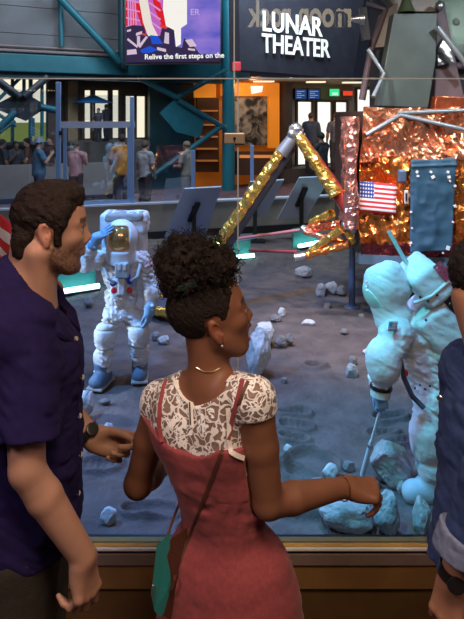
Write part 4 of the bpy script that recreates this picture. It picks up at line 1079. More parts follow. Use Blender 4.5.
    og = mat('orange surround glow', (.75, .22, .012), .5, emit=(1, .30, .02), es=.42)  # emission paints warm lamplight into the orange; nothing is lit behind
    for r in (rect(222, 83, 279.5, 96), rect(269.3, 96, 279.5, 148)): fr.prism([FP(x, y, -.5) for x, y in r], -N_F * .12)
    fr.build('surround', og, K)
    m = MB(); m.prism([FP(251, 86, -.45), FP(263, 86, -.45), FP(262, 92, -.45), (FP(257, 93, -.45)), FP(252, 94, -.45)], -N_F * .03); m.build('lamp_glow', emis('white spot lamp', (1, .92, .78), 1.3), K)
    m = fslab(rect(195, 84, 216, 97.5), -.45, .1).build('lit_panel', og); tag(m, 'glowing orange panel left of the teal column', 'panel')
    K = empty('display_case', tuple(FP(206, 172, -.4)), 'dim brown display case with lit shelves left of the teal column', 'display case')
    fslab(rect(197, 98, 219, 172), -.5, .1).build('back_panel', mat('case back', (.10, .035, .012), .7), K)
    for y in (110, 124, 136, 148, 160): fslab(rect(198, y, 218, y + 1.6), -.35, .2).build('shelf', mat('lit shelf' + str(y), (.35, .14, .05), .5, emit=(1, .35, .08), es=.22), K)
    K = empty('display_counter', tuple(FP(255, 172, .2)), 'brown counter with an orange lit front below the photo mural', 'counter')
    fslab(rect(238, 152, 280, 175), .2, .5).build('counter_body', mat('brown counter', (.10, .045, .03), .6), K); fslab(rect(240, 155, 278, 158), .24, .04).build('light_strip', mat('orange strip', (.6, .2, .05), .5, emit=(1, .35, .08), es=.5), K)
    # blue parasol seen outside
    K = empty('parasol', tuple(FP(94, 108, -1.1)), 'small blue parasol outside the bright left doors', 'parasol')
    m = MB(); p = FP(93, 94.5, -1.1); m.lathe([(.03, 0), (.32, -.13), (.62, -.25), (.60, -.26)], p, (0, 0, 1), 16); m.build('canopy', mat('blue canopy', (.02, .20, .50), .7), K, smooth=True)
    m = MB(); m.tube([p, p - Vector((0, 0, 1.1))], .025, 8); m.build('pole', M_STEEL, K)
    # glass partition of the walkway
    La, Ld = Vector((-1.6, 13.8, 0)), Vector((.957, .29, 0)).normalized()
    def LP(px, z=0):
        u = (px - 232) / FPX; t = (u * La.y - La.x) / (Ld.x - u * Ld.y); q = La + Ld * t; return Vector((q.x, q.y, z))
    def zat(px, py): q = LP(px); return CAMZ - (py - HOR) / FPX * q.y
    K = empty('glass_partition', tuple(LP(100)), 'tall pale framed glass partition on the low wall behind the saluting astronaut', 'glass partition')
    mp_ = mat('pale blue lit post', (.22, .36, .66), .4, metal=.2)
    for px, py, w in ((58.5, 82, .085), (132, 97, .075)):
        a = LP(px, .04); m = MB(); m.box(((a.x), a.y, (zat(px, py) + .04) / 2), (w * 1.15, w, zat(px, py) - .04)); m.build('post', mp_, K, bevel=.008)
    m = MB(); zz = 1.76
    m.bar(LP(60, zz), LP(135, zz), .06, .14); m.build('top_rail', mat('pale lavender rail', (.30, .34, .50), .4), K)
    for px in (65, 129): m = MB(); a = LP(px, 0); m.box((a.x, a.y, .88), (.07, .05, 1.68)); m.build('stile', mp_, K)
    m = MB(); m.bar(LP(60, .08), LP(135, .08), .06, .08); m.build('bottom_rail', mp_, K)
    gl = glass('partition glass', (.92, .95, 1), 1.5, 3.5)
    def gp(a, b, z0, z1, par):
        m = MB(); p, q = LP(a), LP(b); m.prism([Vector((p.x, p.y, z0)), Vector((q.x, q.y, z0)), Vector((q.x, q.y, z1)), Vector((p.x, p.y, z1))], Vector((Ld.y, -Ld.x, 0)) * .012); m.build('pane', gl, par)
    gp(66, 128, .1, 1.7, K); gp(-20, 57, .05, 2.5, K); gp(60, 131, 1.85, 2.4, K); gp(134, 190, .05, 1.3, K)
    m = MB(); a = LP(61.5, zat(61.5, 133)); m.box(a - Vector((0, .05, 0)), (.07, .05, .09)); m.build('latch', M_BLACK, K)
    for px, py, lab in ((193, 150, 'short pale rail post right behind the tan shirted visitor'), (252, 145, 'short pale rail post in front of the photo mural'), (341, 130, 'short pale rail post near the glass doors')):
        a = LP(px, .04); h = zat(px, py); m = MB(); m.box((a.x, a.y, (h + .04) / 2), (.085, .06, h - .04)); tag(m.build('rail_post', mp_, bevel=.008), lab, 'post', 'short posts of the walkway rail')
    # lecterns seen from behind
    board = mat('blue grey board', (.42, .50, .68), .6, metal=.1)
    for (pts, post, lab) in ((((184, 189), (221, 187), (205, 238), (163, 240)), (194, 205, 246), 'blue grey lectern seen from behind, nearest to the saluting astronaut'),
                             (((250, 182), (284, 180), (266, 216), (233, 219)), (255, 195, 232), 'blue grey lectern seen from behind, partly hidden by the gold leg'),
                             (((299, 178), (331, 176.5), (307, 217), (277, 220)), (301.5, 190, 230), 'blue grey lectern seen from behind, below the lander leg knee')):
        d0 = 12.9 + .12 * (post[0] - 194) / 50; K = empty('lectern', tuple(P(post[0], HOR + FPX * 2.72 / (d0 + .5), d0 + .5)), lab, 'lectern', 'reading lecterns along the low wall')
        q = [P(pts[0][0], pts[0][1], d0), P(pts[1][0], pts[1][1], d0 + .1), P(pts[2][0], pts[2][1], d0 + .55), P(pts[3][0], pts[3][1], d0 + .45)]
        m = MB(); m.prism(q, (.01, .05, .02)); m.build('panel', board, K, bevel=.006)
        t = P(post[0], post[1], d0 + .22); f = Vector((t.x, t.y + .05, GZ)); m = MB(); m.box(((t.x), t.y + .02, (t.z + GZ) / 2), (.085, .08, t.z - GZ)); m.build('post', M_BLACK, K)
        m = MB(); m.bar(P(post[0] - 4, post[1] + 16, d0 + .30), P(post[0] + 4, post[1] - 2, d0 + .10), .12, .06); m.build('bracket', M_BLACK, K)
        m = MB(); m.box((t.x, t.y + .02, GZ + .02), (.4, .3, .04)); m.build('foot', M_BLACK, K)
    # cyan light tubes standing on the lunar ground
    tb = emis('cyan tube light', (.42, 1.0, .95), 11.0)
    for (x0, y0, x1, y1, lab) in ((57, 293.5, 99, 287, 'glowing cyan light tube behind the saluting astronaut'), (232, 258, 254, 256, 'glowing cyan light tube beside the afro puff'), (299, 246.5, 327, 241, 'glowing cyan light tube under the gold struts')):
        a, b = G(x0, y0 + 2.5), G(x1, y1 + 2.5); a.z = b.z = GZ + .06
        K = empty('light_tube', tuple((a + b) / 2 - Vector((0, 0, .06))), lab, 'light', 'cyan light tubes on the ground')
        m = MB(); m.tube([a, b], .036, 12); m.build('tube', tb, K, smooth=True)
        m = MB(); m.bar(a - Vector((0, 0, .045)), b - Vector((0, 0, .045)), .12, .03); m.build('base', M_BLACK, K)
        d = (b - a).normalized(); n = Vector((-d.y, d.x, 0))
        m = MB(); m.bar(a + n * .18 + Vector((0, 0, .12)), b + n * .18 + Vector((0, 0, .12)), .03, .42); m.build('backboard', mat('teal backboard ' + str(x0), (.02, .16, .15), .6), K)

def build_gallery_sign():
    # lit lettering on the gallery's rear wall: the display glass mirrors it over the theatre fascia
    K = empty('gallery_sign', (.95, -3.42, 3.0), 'lit tan lettering moon rock, seen mirrored in the glass beside LUNAR THEATER', 'sign')
    MB().box((.95, -3.46, 3.27), (1.9, .06, .62)).build('sign_board', mat('dark sign board', (.02, .018, .016), .7), K)
    o = text('lettering', 'moon rock', .47, (1.55, -3.42, 3.12), (-1, 0, 0), (0, 0, 1), emis('tan sign light', (1, .80, .48), 1.7), K, .008, sx=.625, bold=.012)
    struct(MB().box((0, -3.58, 2.0), (9, .16, 4.0)).build('wall_rear', mat('gallery rear wall', (.05, .04, .04), .8)))

def build_lander():
    base = P(420, 300, 8.6); base.z = GZ
    L = empty('lunar_lander', tuple(base), 'lunar lander model wrapped in crumpled orange and gold foil', 'lunar lander')
    def foil(name, col, rough=.22): return mat(name, col, rough, metal=.86, var=.22, vscale=6, bump=.3, bscale=9, bdist=.05)
    FO, FG, FR, FPk = foil('orange foil', (.97, .32, .075)), foil('gold foil', (1.0, .62, .14)), foil('red copper foil', (.85, .22, .10)), foil('pink copper foil', (.92, .40, .32))
    def crumple(name, fn, nu, nv, amp, m, nrm, sc=5, parent=L):
        V, F, uv = sheet(nu, nv, fn); q = V.astype(np.float32); q = np.stack([q[:, 0] * 1.25 + q[:, 2] * .45, q[:, 1], q[:, 2] * .7 - q[:, 0] * .25], -1)
        dsp = amp * (ridge(q * sc, 3) + .6 * vnoise(q * sc * .6 + 7)); V = V + np.array(nrm)[None, :] * dsp[:, None]
        V += .3 * amp * np.stack([vnoise(q * sc * 1.3 + 3), 0 * dsp, vnoise(q * sc * 1.3 + 31)], -1)
        o = obj(name, V, F, m, parent, smooth=False); return o
    def quad(a, b, c, d):           # bilinear a(0,0) b(1,0) c(1,1) d(0,1)
        a, b, c, d = [np.array(x)[:, None, None] for x in (a, b, c, d)]
        return lambda u, v: tuple((a * (1 - u) * (1 - v) + b * u * (1 - v) + c * u * v + d * (1 - u) * v))
    pl = [(1.62, 7.9), (3.7, 7.9), (4.6, 8.8), (4.6, 10.2), (3.7, 11.1), (2.5, 11.1), (1.62, 10.2), (1.62, 9.0)]
    z0, z1 = .10, 2.02
    b = MB(); c0 = Vector((3.0, 9.5, 0)); inn = [c0 + (Vector((x, y, 0)) - c0) * .95 for x, y in pl]
    b.prism([p + Vector((0, 0, z0)) for p in inn], (0, 0, z1 - z0)); b.build('descent_stage', mat('dark stage core', (.05, .02, .015), .7), L)
    A = lambda x, y, z: (x, y, z)
    crumple('foil_panel', quad((1.62, 7.9, .32), (2.30, 7.9, .32), (2.30, 7.9, 1.45), (1.62, 7.9, 1.45)), 70, 110, .055, FO, (0, -1, 0), 3.6)
    crumple('foil_panel', quad((2.83, 7.9, .10), (3.7, 7.9, .10), (3.7, 7.9, 1.45), (2.83, 7.9, 1.45)), 60, 90, .05, FO, (0, -1, 0), 4)
    crumple('foil_panel', quad((2.2, 7.92, .20), (2.9, 7.92, .20), (2.9, 7.92, 1.5), (2.2, 7.92, 1.5)), 40, 60, .02, FR, (0, -1, 0), 6)
    crumple('foil_band', quad((1.60, 7.88, 1.38), (3.7, 7.88, 1.42), (3.7, 7.86, 2.06), (1.66, 7.86, 2.06)), 150, 60, .06, foil('coppery foil', (.95, .40, .22)), (0, -1, 0), 3.8)
    crumple('foil_panel', quad((1.62, 9.1, .35), (1.60, 7.9, .35), (1.60, 7.9, 1.95), (1.62, 9.1, 1.95)), 50, 80, .04, FPk, (-1, 0, 0), 5)
    crumple('shaded_foil_strip', quad((1.64, 7.93, .10), (3.7, 7.93, .10), (3.7, 7.88, .34), (1.64, 7.88, .34)), 90, 20, .02, foil('shaded red foil', (.28, .05, .06)), (0, -1, 0), 7)  # dark colour paints the shade along the foil's lower edge
    crumple('foil_panel', quad((3.7, 7.9, .10), (4.6, 8.8, .10), (4.6, 8.8, 2.02), (3.7, 7.9, 2.02)), 40, 60, .04, FO, (.7, -.7, 0), 5)
    # pink foil column and edge at the left
    def col(u, v):
        t = u * 2 * PI; r = .085 + .015 * np.sin(v * 9); return (P(351, 170, 7.75).x + r * np.cos(t), 7.75 + r * np.sin(t), .55 + 1.4 * v)
    crumple('foil_column', col, 30, 80, .018, FPk, (0, -1, 0), 9)
    # grey door panel with tape tabs
    dq = [P(410.5, 253, 7.76), P(452, 251, 7.76), P(457, 158, 7.76), P(411, 160, 7.76)]
    V, F, uv = sheet(50, 90, quad(*dq)); q = V.astype(np.float32)
    V[:, 1] += -.014 * ridge(q * 4.2 + 2, 2) - .012 * vnoise(q * 9) + .03 * ((uv[:, 0] < .02) | (uv[:, 0] > .98) | (uv[:, 1] < .01) | (uv[:, 1] > .99)) - .022 * np.exp(-((uv[:, 1] - .93) / .012) ** 2)
    dp = obj('blanket_panel', V, F, mat('slate blue blanket', (.026, .088, .155), .6, var=.12, vscale=9), L)
    mt_ = mat('white tape', (.75, .78, .8), .5)
    for px, py, r in ((417, 172, 1.3), (418, 176, 1.2), (431, 172, 1.2), (433, 177, 1.7), (448, 172, 1.3), (449, 177, 1.6), (450, 181, 1), (455, 186, 1.2), (455, 206, 1.3), (411, 212, 1), (411, 243, 1.1), (443, 253, .9), (448, 248, 2.0), (453, 222, 1), (412, 228, .9)):
        c = P(px, py, 7.735); m = MB(); m.box(c, (r * .026, .012, r * .022), Matrix.Rotation(px, 3, 'Y')); m.build('tape_tab', mt_, dp)
    V, F, uv = sheet(10, 8, quad(P(359, 211.5, 7.80), P(396, 215, 7.80), P(396.5, 184.5, 7.80), P(359.5, 181, 7.80)))
    o = obj('flag_plate', V, F, flag_mat('printed flag', 1.15), L); set_uv(o, uv); md = o.modifiers.new('t', 'SOLIDIFY'); md.thickness = .01
    m = MB(); m.box(P(406.3, 197, 7.78), (.05, .03, .17)); hb = m.build('latch_plate', mat('latch white', (.6, .62, .6), .5), L, bevel=.01); m = MB(); m.box(P(406.3, 197, 7.76), (.022, .02, .10)); m.build('latch_slot', M_BLACK, hb)
    m = MB(); m.box(P(402, 176, 7.78), (.10, .08, .16)); m.build('bracket', M_GUNM, L, bevel=.02)
    # base beam, support posts
    m = MB(); m.bar(P(358, 258, 7.95), P(480, 263, 7.95), .12, .12); m.build('base_beam', mat('blue grey beam', (.12, .19, .27), .5), L)
    pt = mat('blue steel post', (.10, .15, .26), .4, metal=.4)
    c = G(352, 309)
    m = MB(); m.tube([c, (c.x, c.y, .12)], .045, 14); sp = m.build('support_post', pt, L, smooth=True); m = MB(); m.lathe([(.11, 0), (.11, .03), (.06, .05)], c, n=20); m.build('post_foot', pt, sp)
    for x, y in ((3.9, 9.2), (3.2, 10.7), (2.0, 10.3)): m = MB(); m.tube([(x, y, GZ), (x, y, .12)], .045, 12); m.build('support_post', pt, L, smooth=True)
    # landing leg
    def fstrut(name, a, b, da, db, r0, r1, m, n=16, amp=.012, sc=11, par=L):
        A_, B_ = P(*a, da), P(*b, db); d = (B_ - A_).normalized(); x, y = basis(d); x, y, A2, B2 = map(np.array, (x, y, A_, B_))
        def fn(u, v):
            t = u * 2 * PI; r = r0 + (r1 - r0) * v; c = A2[:, None, None] + (B2 - A2)[:, None, None] * v
            return tuple(c[i] + r * (x[i] * np.cos(t) + y[i] * np.sin(t)) for i in range(3))
        V, F, uv = sheet(n + 1, max(12, int((B_ - A_).length * 34)), fn); q = V.astype(np.float32); w = np.where((uv[:, 0] < .001) | (uv[:, 0] > .999), 0, 1)
        k = 1 + (amp / r0) * (ridge(q * sc, 2) + vnoise(q * sc * 2)); c = A2 + (B2 - A2) * uv[:, 1:2]; V = c + (V - c) * k[:, None]
        Fs = F.copy()
        return obj(name, V, F, m, par, smooth=False)
    slate = mat('slate sleeve', (.035, .045, .075), .5, bump=.3, bscale=20); silv = mat('silver tape', (.55, .58, .62), .3, metal=.9)
    fstrut('leg_strut', (281, 152), (180, 300), 8.2, 8.4, .065, .075, FG)
    m = MB(); m.tube([P(291, 146, 8.30), P(234, 233, 8.38), P(190, 300, 8.48)], .085, 14); m.build('leg_sleeve', slate, L, smooth=True)
    m = MB(); m.tube([P(298, 131, 8.2), P(281, 154, 8.22)], [.075, .095], 14); m.build('leg_cap', mat('grey leg cap', (.22, .25, .30), .4, metal=.6), L, smooth=True)
    fstrut('leg_strut', (297, 134), (337, 195), 8.2, 8.0, .07, .085, FG)
    m = MB(); m.tube([P(301, 136, 8.26), P(336, 190, 8.06), P(352, 219, 7.96)], [.05, .09, .06], 14); m.build('leg_sleeve', mat('red tape sleeve', (.42, .05, .04), .35, metal=.5, bump=.3, bscale=20), L, smooth=True)
    m = MB(); m.ball(P(296, 129, 8.2), .085, 8); m.ball(P(292, 134, 8.15), .06, 8); m.bar(P(289, 128, 8.2), P(303, 131, 8.2), .06); m.build('knee_joint', silv, L)
    for a, b, da, db, r, mm, nm in (((332, 213), (311, 223), 8.0, 8.3, .05, FG, 'strut'), ((342, 224), (305, 229), 8.0, 8.3, .055, FR, 'strut'), ((341, 229), (310, 252), 7.9, 8.1, .05, FG, 'strut'), ((349, 244), (301, 257), 7.9, 8.1, .045, FO, 'strut'), ((347, 231), (353, 243), 7.9, 7.9, .045, FG, 'strut'), ((322, 236), (345, 243), 8.2, 8.0, .035, FO, 'strut'), ((304, 231), (330, 240), 8.2, 8.1, .035, FPk, 'strut')):
        fstrut(nm, a, b, da, db, r, r * .9, mm, 12, .008, 14)
    m = MB(); m.ball(P(347, 226, 7.95), .08, 8); m.ball(P(352, 230, 7.95), .06, 8); m.bar(P(342, 222, 7.95), P(356, 226, 7.95), .06); m.build('joint', silv, L); m = MB(); m.lathe([(.05, -.08), (.055, .06), (.03, .08)], P(299, 257, 8.08), (-1, 0, -.2), 14); m.build('strut_end', silv, L); m = MB(); m.ball(P(304, 229, 8.25), .055, 7); m.build('joint', silv, L)
    for a, b, da, db, cc, nm in (((236, 239), (300, 230), 8.9, 8.4, (.45, .16, .16), 'probe_rod'), ((250, 250), (296, 252), 9.2, 8.2, (.32, .05, .06), 'probe_rod'), ((227, 242), (268, 235), 9.3, 9.0, (.35, .65, .65), 'probe_rod')):
        m = MB(); m.tube([P(*a, da), P(*b, db)], .022, 10); m.build(nm, mat(nm + str(a[0]), cc, .4), L, smooth=True)
    c = P(176, 308, 8.4); c.z = GZ
    def dish(u, v):
        t = u * 2 * PI; r = np.interp(v, [0, .15, .5, .75, 1], [.02, .26, .38, .40, .36]); z = np.interp(v, [0, .15, .5, .75, 1], [.02, .02, .10, .18, .20]); return (c.x + r * np.cos(t), c.y + r * np.sin(t), GZ + z)
    crumple('footpad', dish, 60, 26, .012, FG, (0, 0, 1), 9)
    m = MB(); m.lathe([(.30, .19), (.25, .21), (.08, .24)], c, n=24); m.build('footpad_top', slate, L, smooth=True)
    # ascent stage
    dk, pk, mint, gl = mat('grey green skin', (.060, .085, .085), .5, metal=.3, var=.15, vscale=4), mat('plum skin', (.10, .075, .095), .6, var=.15, vscale=4), mat('mint hull', (.30, .46, .40), .45, var=.08, vscale=3), mat('stone skin', (.30, .28, .26), .6, var=.1, vscale=3)
    def plate(name, pts, d, th, m, par=L, bevel=.01):
        q = MB(); q.prism([P(x, y, dd) for (x, y), dd in zip(pts, d if isinstance(d, (list, tuple)) else [d] * len(pts))], (0, th, 0)); return q.build(name, m, par, bevel=bevel)
    plate('ascent_core', [(393, -40), (520, -40), (520, 112), (393, 112)], 9.3, 1.6, mat('ascent core', (.05, .042, .048), .7, var=.2, vscale=2))
    plate('front_panel', [(394, 13), (437.5, 13), (436, 60), (428, 108), (378, 106)], 8.1, .25, dk)
    plate('side_panel', [(437.5, 6), (445, 6), (458, 70), (468, 112), (434, 112)], 8.30, .3, pk)
    plate('window_face', [(381, 14), (398, 2), (397, 46), (371, 48)], [8.5, 8.3, 8.3, 8.6], .15, gl)
    plate('window_face', [(366, -30), (440, -30), (438, 12), (398, 11)], 8.4, .3, gl)
    plate('window_pane', [(373, 50), (391, 48), (386, 72), (378, 70)], 8.45, .05, mat('black glass', (.012, .014, .02), .1))
    m = MB(); m.tube([P(366, 4, 8.5), P(386, 10, 8.45), P(372, 45, 8.55), P(362, 100, 8.6)], .05, 10); m.build('edge_duct', pk, L, smooth=True)
    m = MB(); ax = Vector((0, -.1, -1)); m.lathe([(.03, -.10), (.045, 0), (.075, .10), (.125, .22), (.115, .215), (.06, .09)], P(406, -3, 8.15), ax, 22); m.build('thruster_bell', mat('green bronze nozzle', (.22, .30, .16), .3, metal=.8), L, smooth=True)
    m = MB(); m.lathe([(.03, -.06), (.05, 0), (.085, .10)], P(356, 19, 8.2), (1, .0, .02), 18); m.build('thruster_bell', silv, L, smooth=True); m = MB(); m.bar(P(362, 8, 8.35), P(366, 40, 8.35), .10); m.build('thruster_quad', M_BLACK, L)
    m = MB(); m.ball(P(440, 6, 8.2), .07, 8); m.build('antenna_ball', silv, L, smooth=True)
    S = SDF(P(425, 70, 8.6) - Vector((0.1, .5, .3)), P(520, -60, 8.6) + Vector((.2, 1.4, .1)), .03)
    S.box(P(476, 4, 9.1), (.80, .6, .80), None, .25, .02); S.ell(P(473, 2, 8.55), (.30, .1, .5), None, .1)
    V, F = S.mesh(); hu = obj('crew_hull', V, F, mint, L)
    for px, py, r in ((462, 50, .07), (456, 22, .05)): m = MB(); m.lathe([(r, 0), (r * 1.1, .02), (r * .5, .03)], P(px, py, 8.50), (0, -1, 0), 18); m.build('port', mat('hull port ' + str(px), (.10, .14, .13), .5), hu)
    m = MB(); m.tube([P(446, 60, 8.5), P(452, 66, 8.4), P(470, 66, 8.4)], .05, 10); m.build('edge_duct', pk, L, smooth=True)
    ws = mat('white strut', (.28, .33, .37), .35, metal=.4)
    for pts, r in (([(437, 27), (472, 72)], .038), ([(368, 49), (384, 74), (373, 97)], .026), ([(366, 135), (400, 115), (466, 130)], .030), ([(398, 113), (470, 110)], .026)):
        m = MB(); m.tube([P(x, y, 7.78 if y > 90 else 8.0) for x, y in pts], r, 10); m.build('strut', ws, L, smooth=True)
    plate('mirror_foil', [(437.5, 50), (446, 35), (454, 62), (438, 66)], 8.2, .02, mat('bright foil', (.8, .8, .75), .15, metal=1, bump=.6, bscale=30), bevel=0)
    plate('copper_ledge', [(436, 96), (500, 98), (500, 113), (434, 112)], 8.0, .2, FR)
    return L
# ================================================================ astronauts, rocks, crowd
def folds(amp, sc=1.0, sd=0.0):
    def fn(p):
        p = p.astype(np.float32); q = np.stack([p[:, 0] * 7, p[:, 1] * 7, p[:, 2] * 17 + p[:, 0] * 8], -1) * sc + sd
        return amp * (.8 * ridge(q, 2) + .5 * ridge(p * 15 * sc + sd, 2))
    return fn
def star_patch(name, pts, m, parent):
    V, F, uv = sheet(8, 6, lambda u, v: tuple((np.array(pts[0])[:, None, None] * (1 - u) * (1 - v) + np.array(pts[1])[:, None, None] * u * (1 - v) + np.array(pts[2])[:, None, None] * u * v + np.array(pts[3])[:, None, None] * (1 - u) * v)))
    o = obj(name, V, F, m, parent); set_uv(o, uv); o.modifiers.new('t', 'SOLIDIFY').thickness = .006
M_SUIT = mat('white suit cloth', (.66, .68, .68), .8, var=.10, vscale=7, bump=.5, bscale=32, bdist=.012)
M_SUITG = mat('grey suit cloth', (.36, .39, .40), .8, var=.10, vscale=9, bump=.3, bscale=60)
M_GLOVE = mat('pale blue glove', (.22, .40, .58), .7, bump=.3, bscale=60)
M_VISOR = mat('gold visor', (.80, .42, .14), .18, metal=.75)
M_BLUE = mat('blue connector', (.02, .05, .42), .35); M_RED = mat('red connector', (.60, .02, .03), .35)

def build_saluting():
    D0 = 6.27
    W = lambda px, py, dd=0: np.array(P(px, py, D0 + dd))
    base = G(122, 384); base.y = D0
    T = empty('astronaut', tuple(base), 'white suited astronaut figure standing and saluting with a gold visor', 'astronaut')
    S = SDF((-1.75, 5.75, -.80), (-.55, 6.85, 1.15), .008)
    I = None
    S.ell(W(121, 273), (.20, .165, .21), I, .05); S.ell(W(121, 297), (.175, .15, .15), I, .06); S.ell(W(121, 312), (.175, .15, .11), I, .05)
    S.cone(W(103, 258), W(140, 260), .10, .10, .05)
    for c in (((112, 316, 0), (105, 343, -.04), (103, 372, -.02), (.108, .098, .084)), ((132, 316, 0), (139, 341, -.06), (140, 363, .12), (.106, .096, .082))):
        S.chain([W(*c[0]), W(*c[1]), W(*c[2])], c[3], .04)
    S.chain([W(143, 261), W(151, 287, -.03), W(150, 308, -.10)], (.092, .080, .064), .04)
    S.chain([W(102, 260, -.02), W(86, 264, -.12), W(94, 243, -.20)], (.095, .088, .068), .04)
    S.band(folds(.017, 1.45), .04)
    for a, b, r in ((W(105, 333, -.04), W(105, 335, -.04), .112), (W(103, 356), W(103, 358), .100), (W(139, 331, -.06), W(139, 333, -.06), .11), (W(140, 352, .06), W(140, 354, .06), .098), (W(151, 292, -.04), W(151, 294, -.04), .09)):
        S.cone(a, b, r * .98, r * .98, .03)
    for y in (322, 328, 348, 366): S.ell(W(104, y, -.03), (.13, .13, .004), I, .02, 'sub')
    for y in (324, 346, 358): S.ell(W(137, y, -.03), (.13, .16, .004), I, .02, 'sub')
    V, F = S.mesh(); su = obj('suit', V, F, M_SUIT, T)
    # boots
    for c, f in ((W(102, 381, -.02), (-.25, -1, 0)), (W(140, 372, .15), (.12, -1, 0))):
        z = GZ + .02; S = SDF(c - .28, c + .28, .008); f = np.array(f) / np.linalg.norm(f); c[2] = z + .06
        S.cone(c + f * -.06, c + f * .12, .082, .078, .03); S.cone(c + np.array((0, 0, .02)), c + np.array((0, 0, .16)), .080, .088, .03, flat=True); S.clip((0, 0, GZ - .004), (0, 0, -1)); S.band(folds(.004), .02)
        V, F = S.mesh(); bt = obj('boot', V, F, mat('blue grey overshoe', (.13, .20, .30), .7, bump=.3, bscale=50), T)
        m = MB(); m.box(tuple(c + f * .03 + np.array((0, 0, -.055))), (.17, .32, .03), Matrix(((f[1], -f[0], 0), (-f[0] * -1, f[1], 0), (0, 0, 1))) if False else Matrix.Rotation(math.atan2(f[1], f[0]) - PI / 2, 3, 'Z')); m.build('sole', M_SUITG, bt, bevel=.01)
    # helmet, visor, pack
    hc = W(121, 237, -.06); S = SDF(hc - .26, hc + .26, .007)
    S.ell(hc, (.168, .175, .178), I, .01); S.cone(hc + np.array((0, 0, -.14)), hc + np.array((0, .02, -.21)), .15, .16, .03)
    S.box(hc + np.array((.0, -.17, .0)), (.102, .09, .125), None, .03, .02, 'sub'); V, F = S.mesh(); he = obj('helmet', V, F, mat('white helmet shell', (.72, .73, .74), .45), T)
    S = SDF(hc - .24, hc + .24, .007); S.ell(hc, (.150, .158, .160), I, 0); S.box(hc + np.array((0, -.17, 0)), (.098, .16, .122), None, .03, 0, 'int' if False else 'add') if False else None
    S.clip(hc + np.array((0, -.05, 0)), (0, 1, 0)); V, F = S.mesh(); obj('visor', V, F, M_VISOR, he)
    pb = W(125, 246, .24); S = SDF(pb - .5, pb + .5, .011)
    S.box(pb, (.235, .12, .32), None, .05, .02); S.box(W(125, 222, .20), (.245, .15, .115), None, .05, .02); S.band(folds(.006), .03)
    V, F = S.mesh(); pk = obj('backpack', V, F, M_SUIT, T)
    S = SDF(pb - .5, pb + .5, .011); S.box(W(126, 216, .16), (.20, .14, .045), None, .03, .02); S.band(folds(.006, 1, 4), .03); V, F = S.mesh(); obj('pack_cover', V, F, mat('dusty grey cover', (.30, .27, .24), .85, bump=.3, bscale=40), pk)
    # chest unit, connectors, hoses
    m = MB(); m.box(tuple(W(122, 270, -.21)), (.13, .07, .15)); cu = m.build('chest_unit', M_SUITG, T, bevel=.012)
    m = MB(); m.box(tuple(W(119.5, 267, -.245)), (.028, .02, .06)); m.box(tuple(W(124.5, 267, -.245)), (.028, .02, .06)); m.build('control_cover', M_SUIT, cu, bevel=.004)
    m = MB(); m.box(tuple(W(121.5, 286, -.18)), (.07, .06, .17)); m.build('center_flap', M_SUIT, T, bevel=.012)
    for x, y, mm in ((113.5, 283, M_BLUE), (130.5, 281, M_BLUE), (114.5, 290, M_RED), (130, 290, M_RED), (128, 276, M_BLUE)):
        m = MB(); m.lathe([(.026, 0), (.030, .012), (.030, .03), (.018, .036)], W(x, y, -.155), (0, -1, .1), 14); m.build('connector', mm, T, smooth=True)
    for pts in ((W(114, 283, -.2), W(108, 278, -.22), W(104, 268, -.16), W(104, 255, 0)), (W(131, 281, -.2), W(137, 277, -.2), W(140, 266, -.12), W(140, 252, .05))):
        m = MB(); m.tube([Vector(p) for p in pts], .017, 8); m.build('hose', M_SUITG, T, smooth=True)
    # gloves
    S = SDF(W(95, 243, -.2) - .22, W(95, 243, -.2) + .24, .006)
    hand(S, W(96, 239, -.21), (.72, -.02, .55), (-.2, -.9, .3), 1, 1.12, [(5, 8, 5)] * 4, (.3, .1), .4); S.cone(W(93.5, 245, -.20), W(96.5, 238, -.21), .058, .056, .02); V, F = S.mesh(); obj('glove', V, F, M_GLOVE, T)
    S = SDF(W(150, 313, -.1) - .24, W(150, 313, -.1) + .24, .006)
    hand(S, W(149.5, 311, -.10), (-.12, -.15, -1), (.8, -.5, 0), -1, 1.12, [(25, 30, 15)] * 4, (.4, .15), .6); S.cone(W(150, 306, -.1), W(149.5, 312, -.1), .056, .054, .02); V, F = S.mesh(); obj('glove', V, F, M_GLOVE, T)
    star_patch('flag_patch', [W(145, 268.5, -.105), W(152.5, 264.5, -.075), W(151, 258, -.05), W(143.5, 262, -.075)], flag_mat('flag patch cloth', .8), su)
    return T

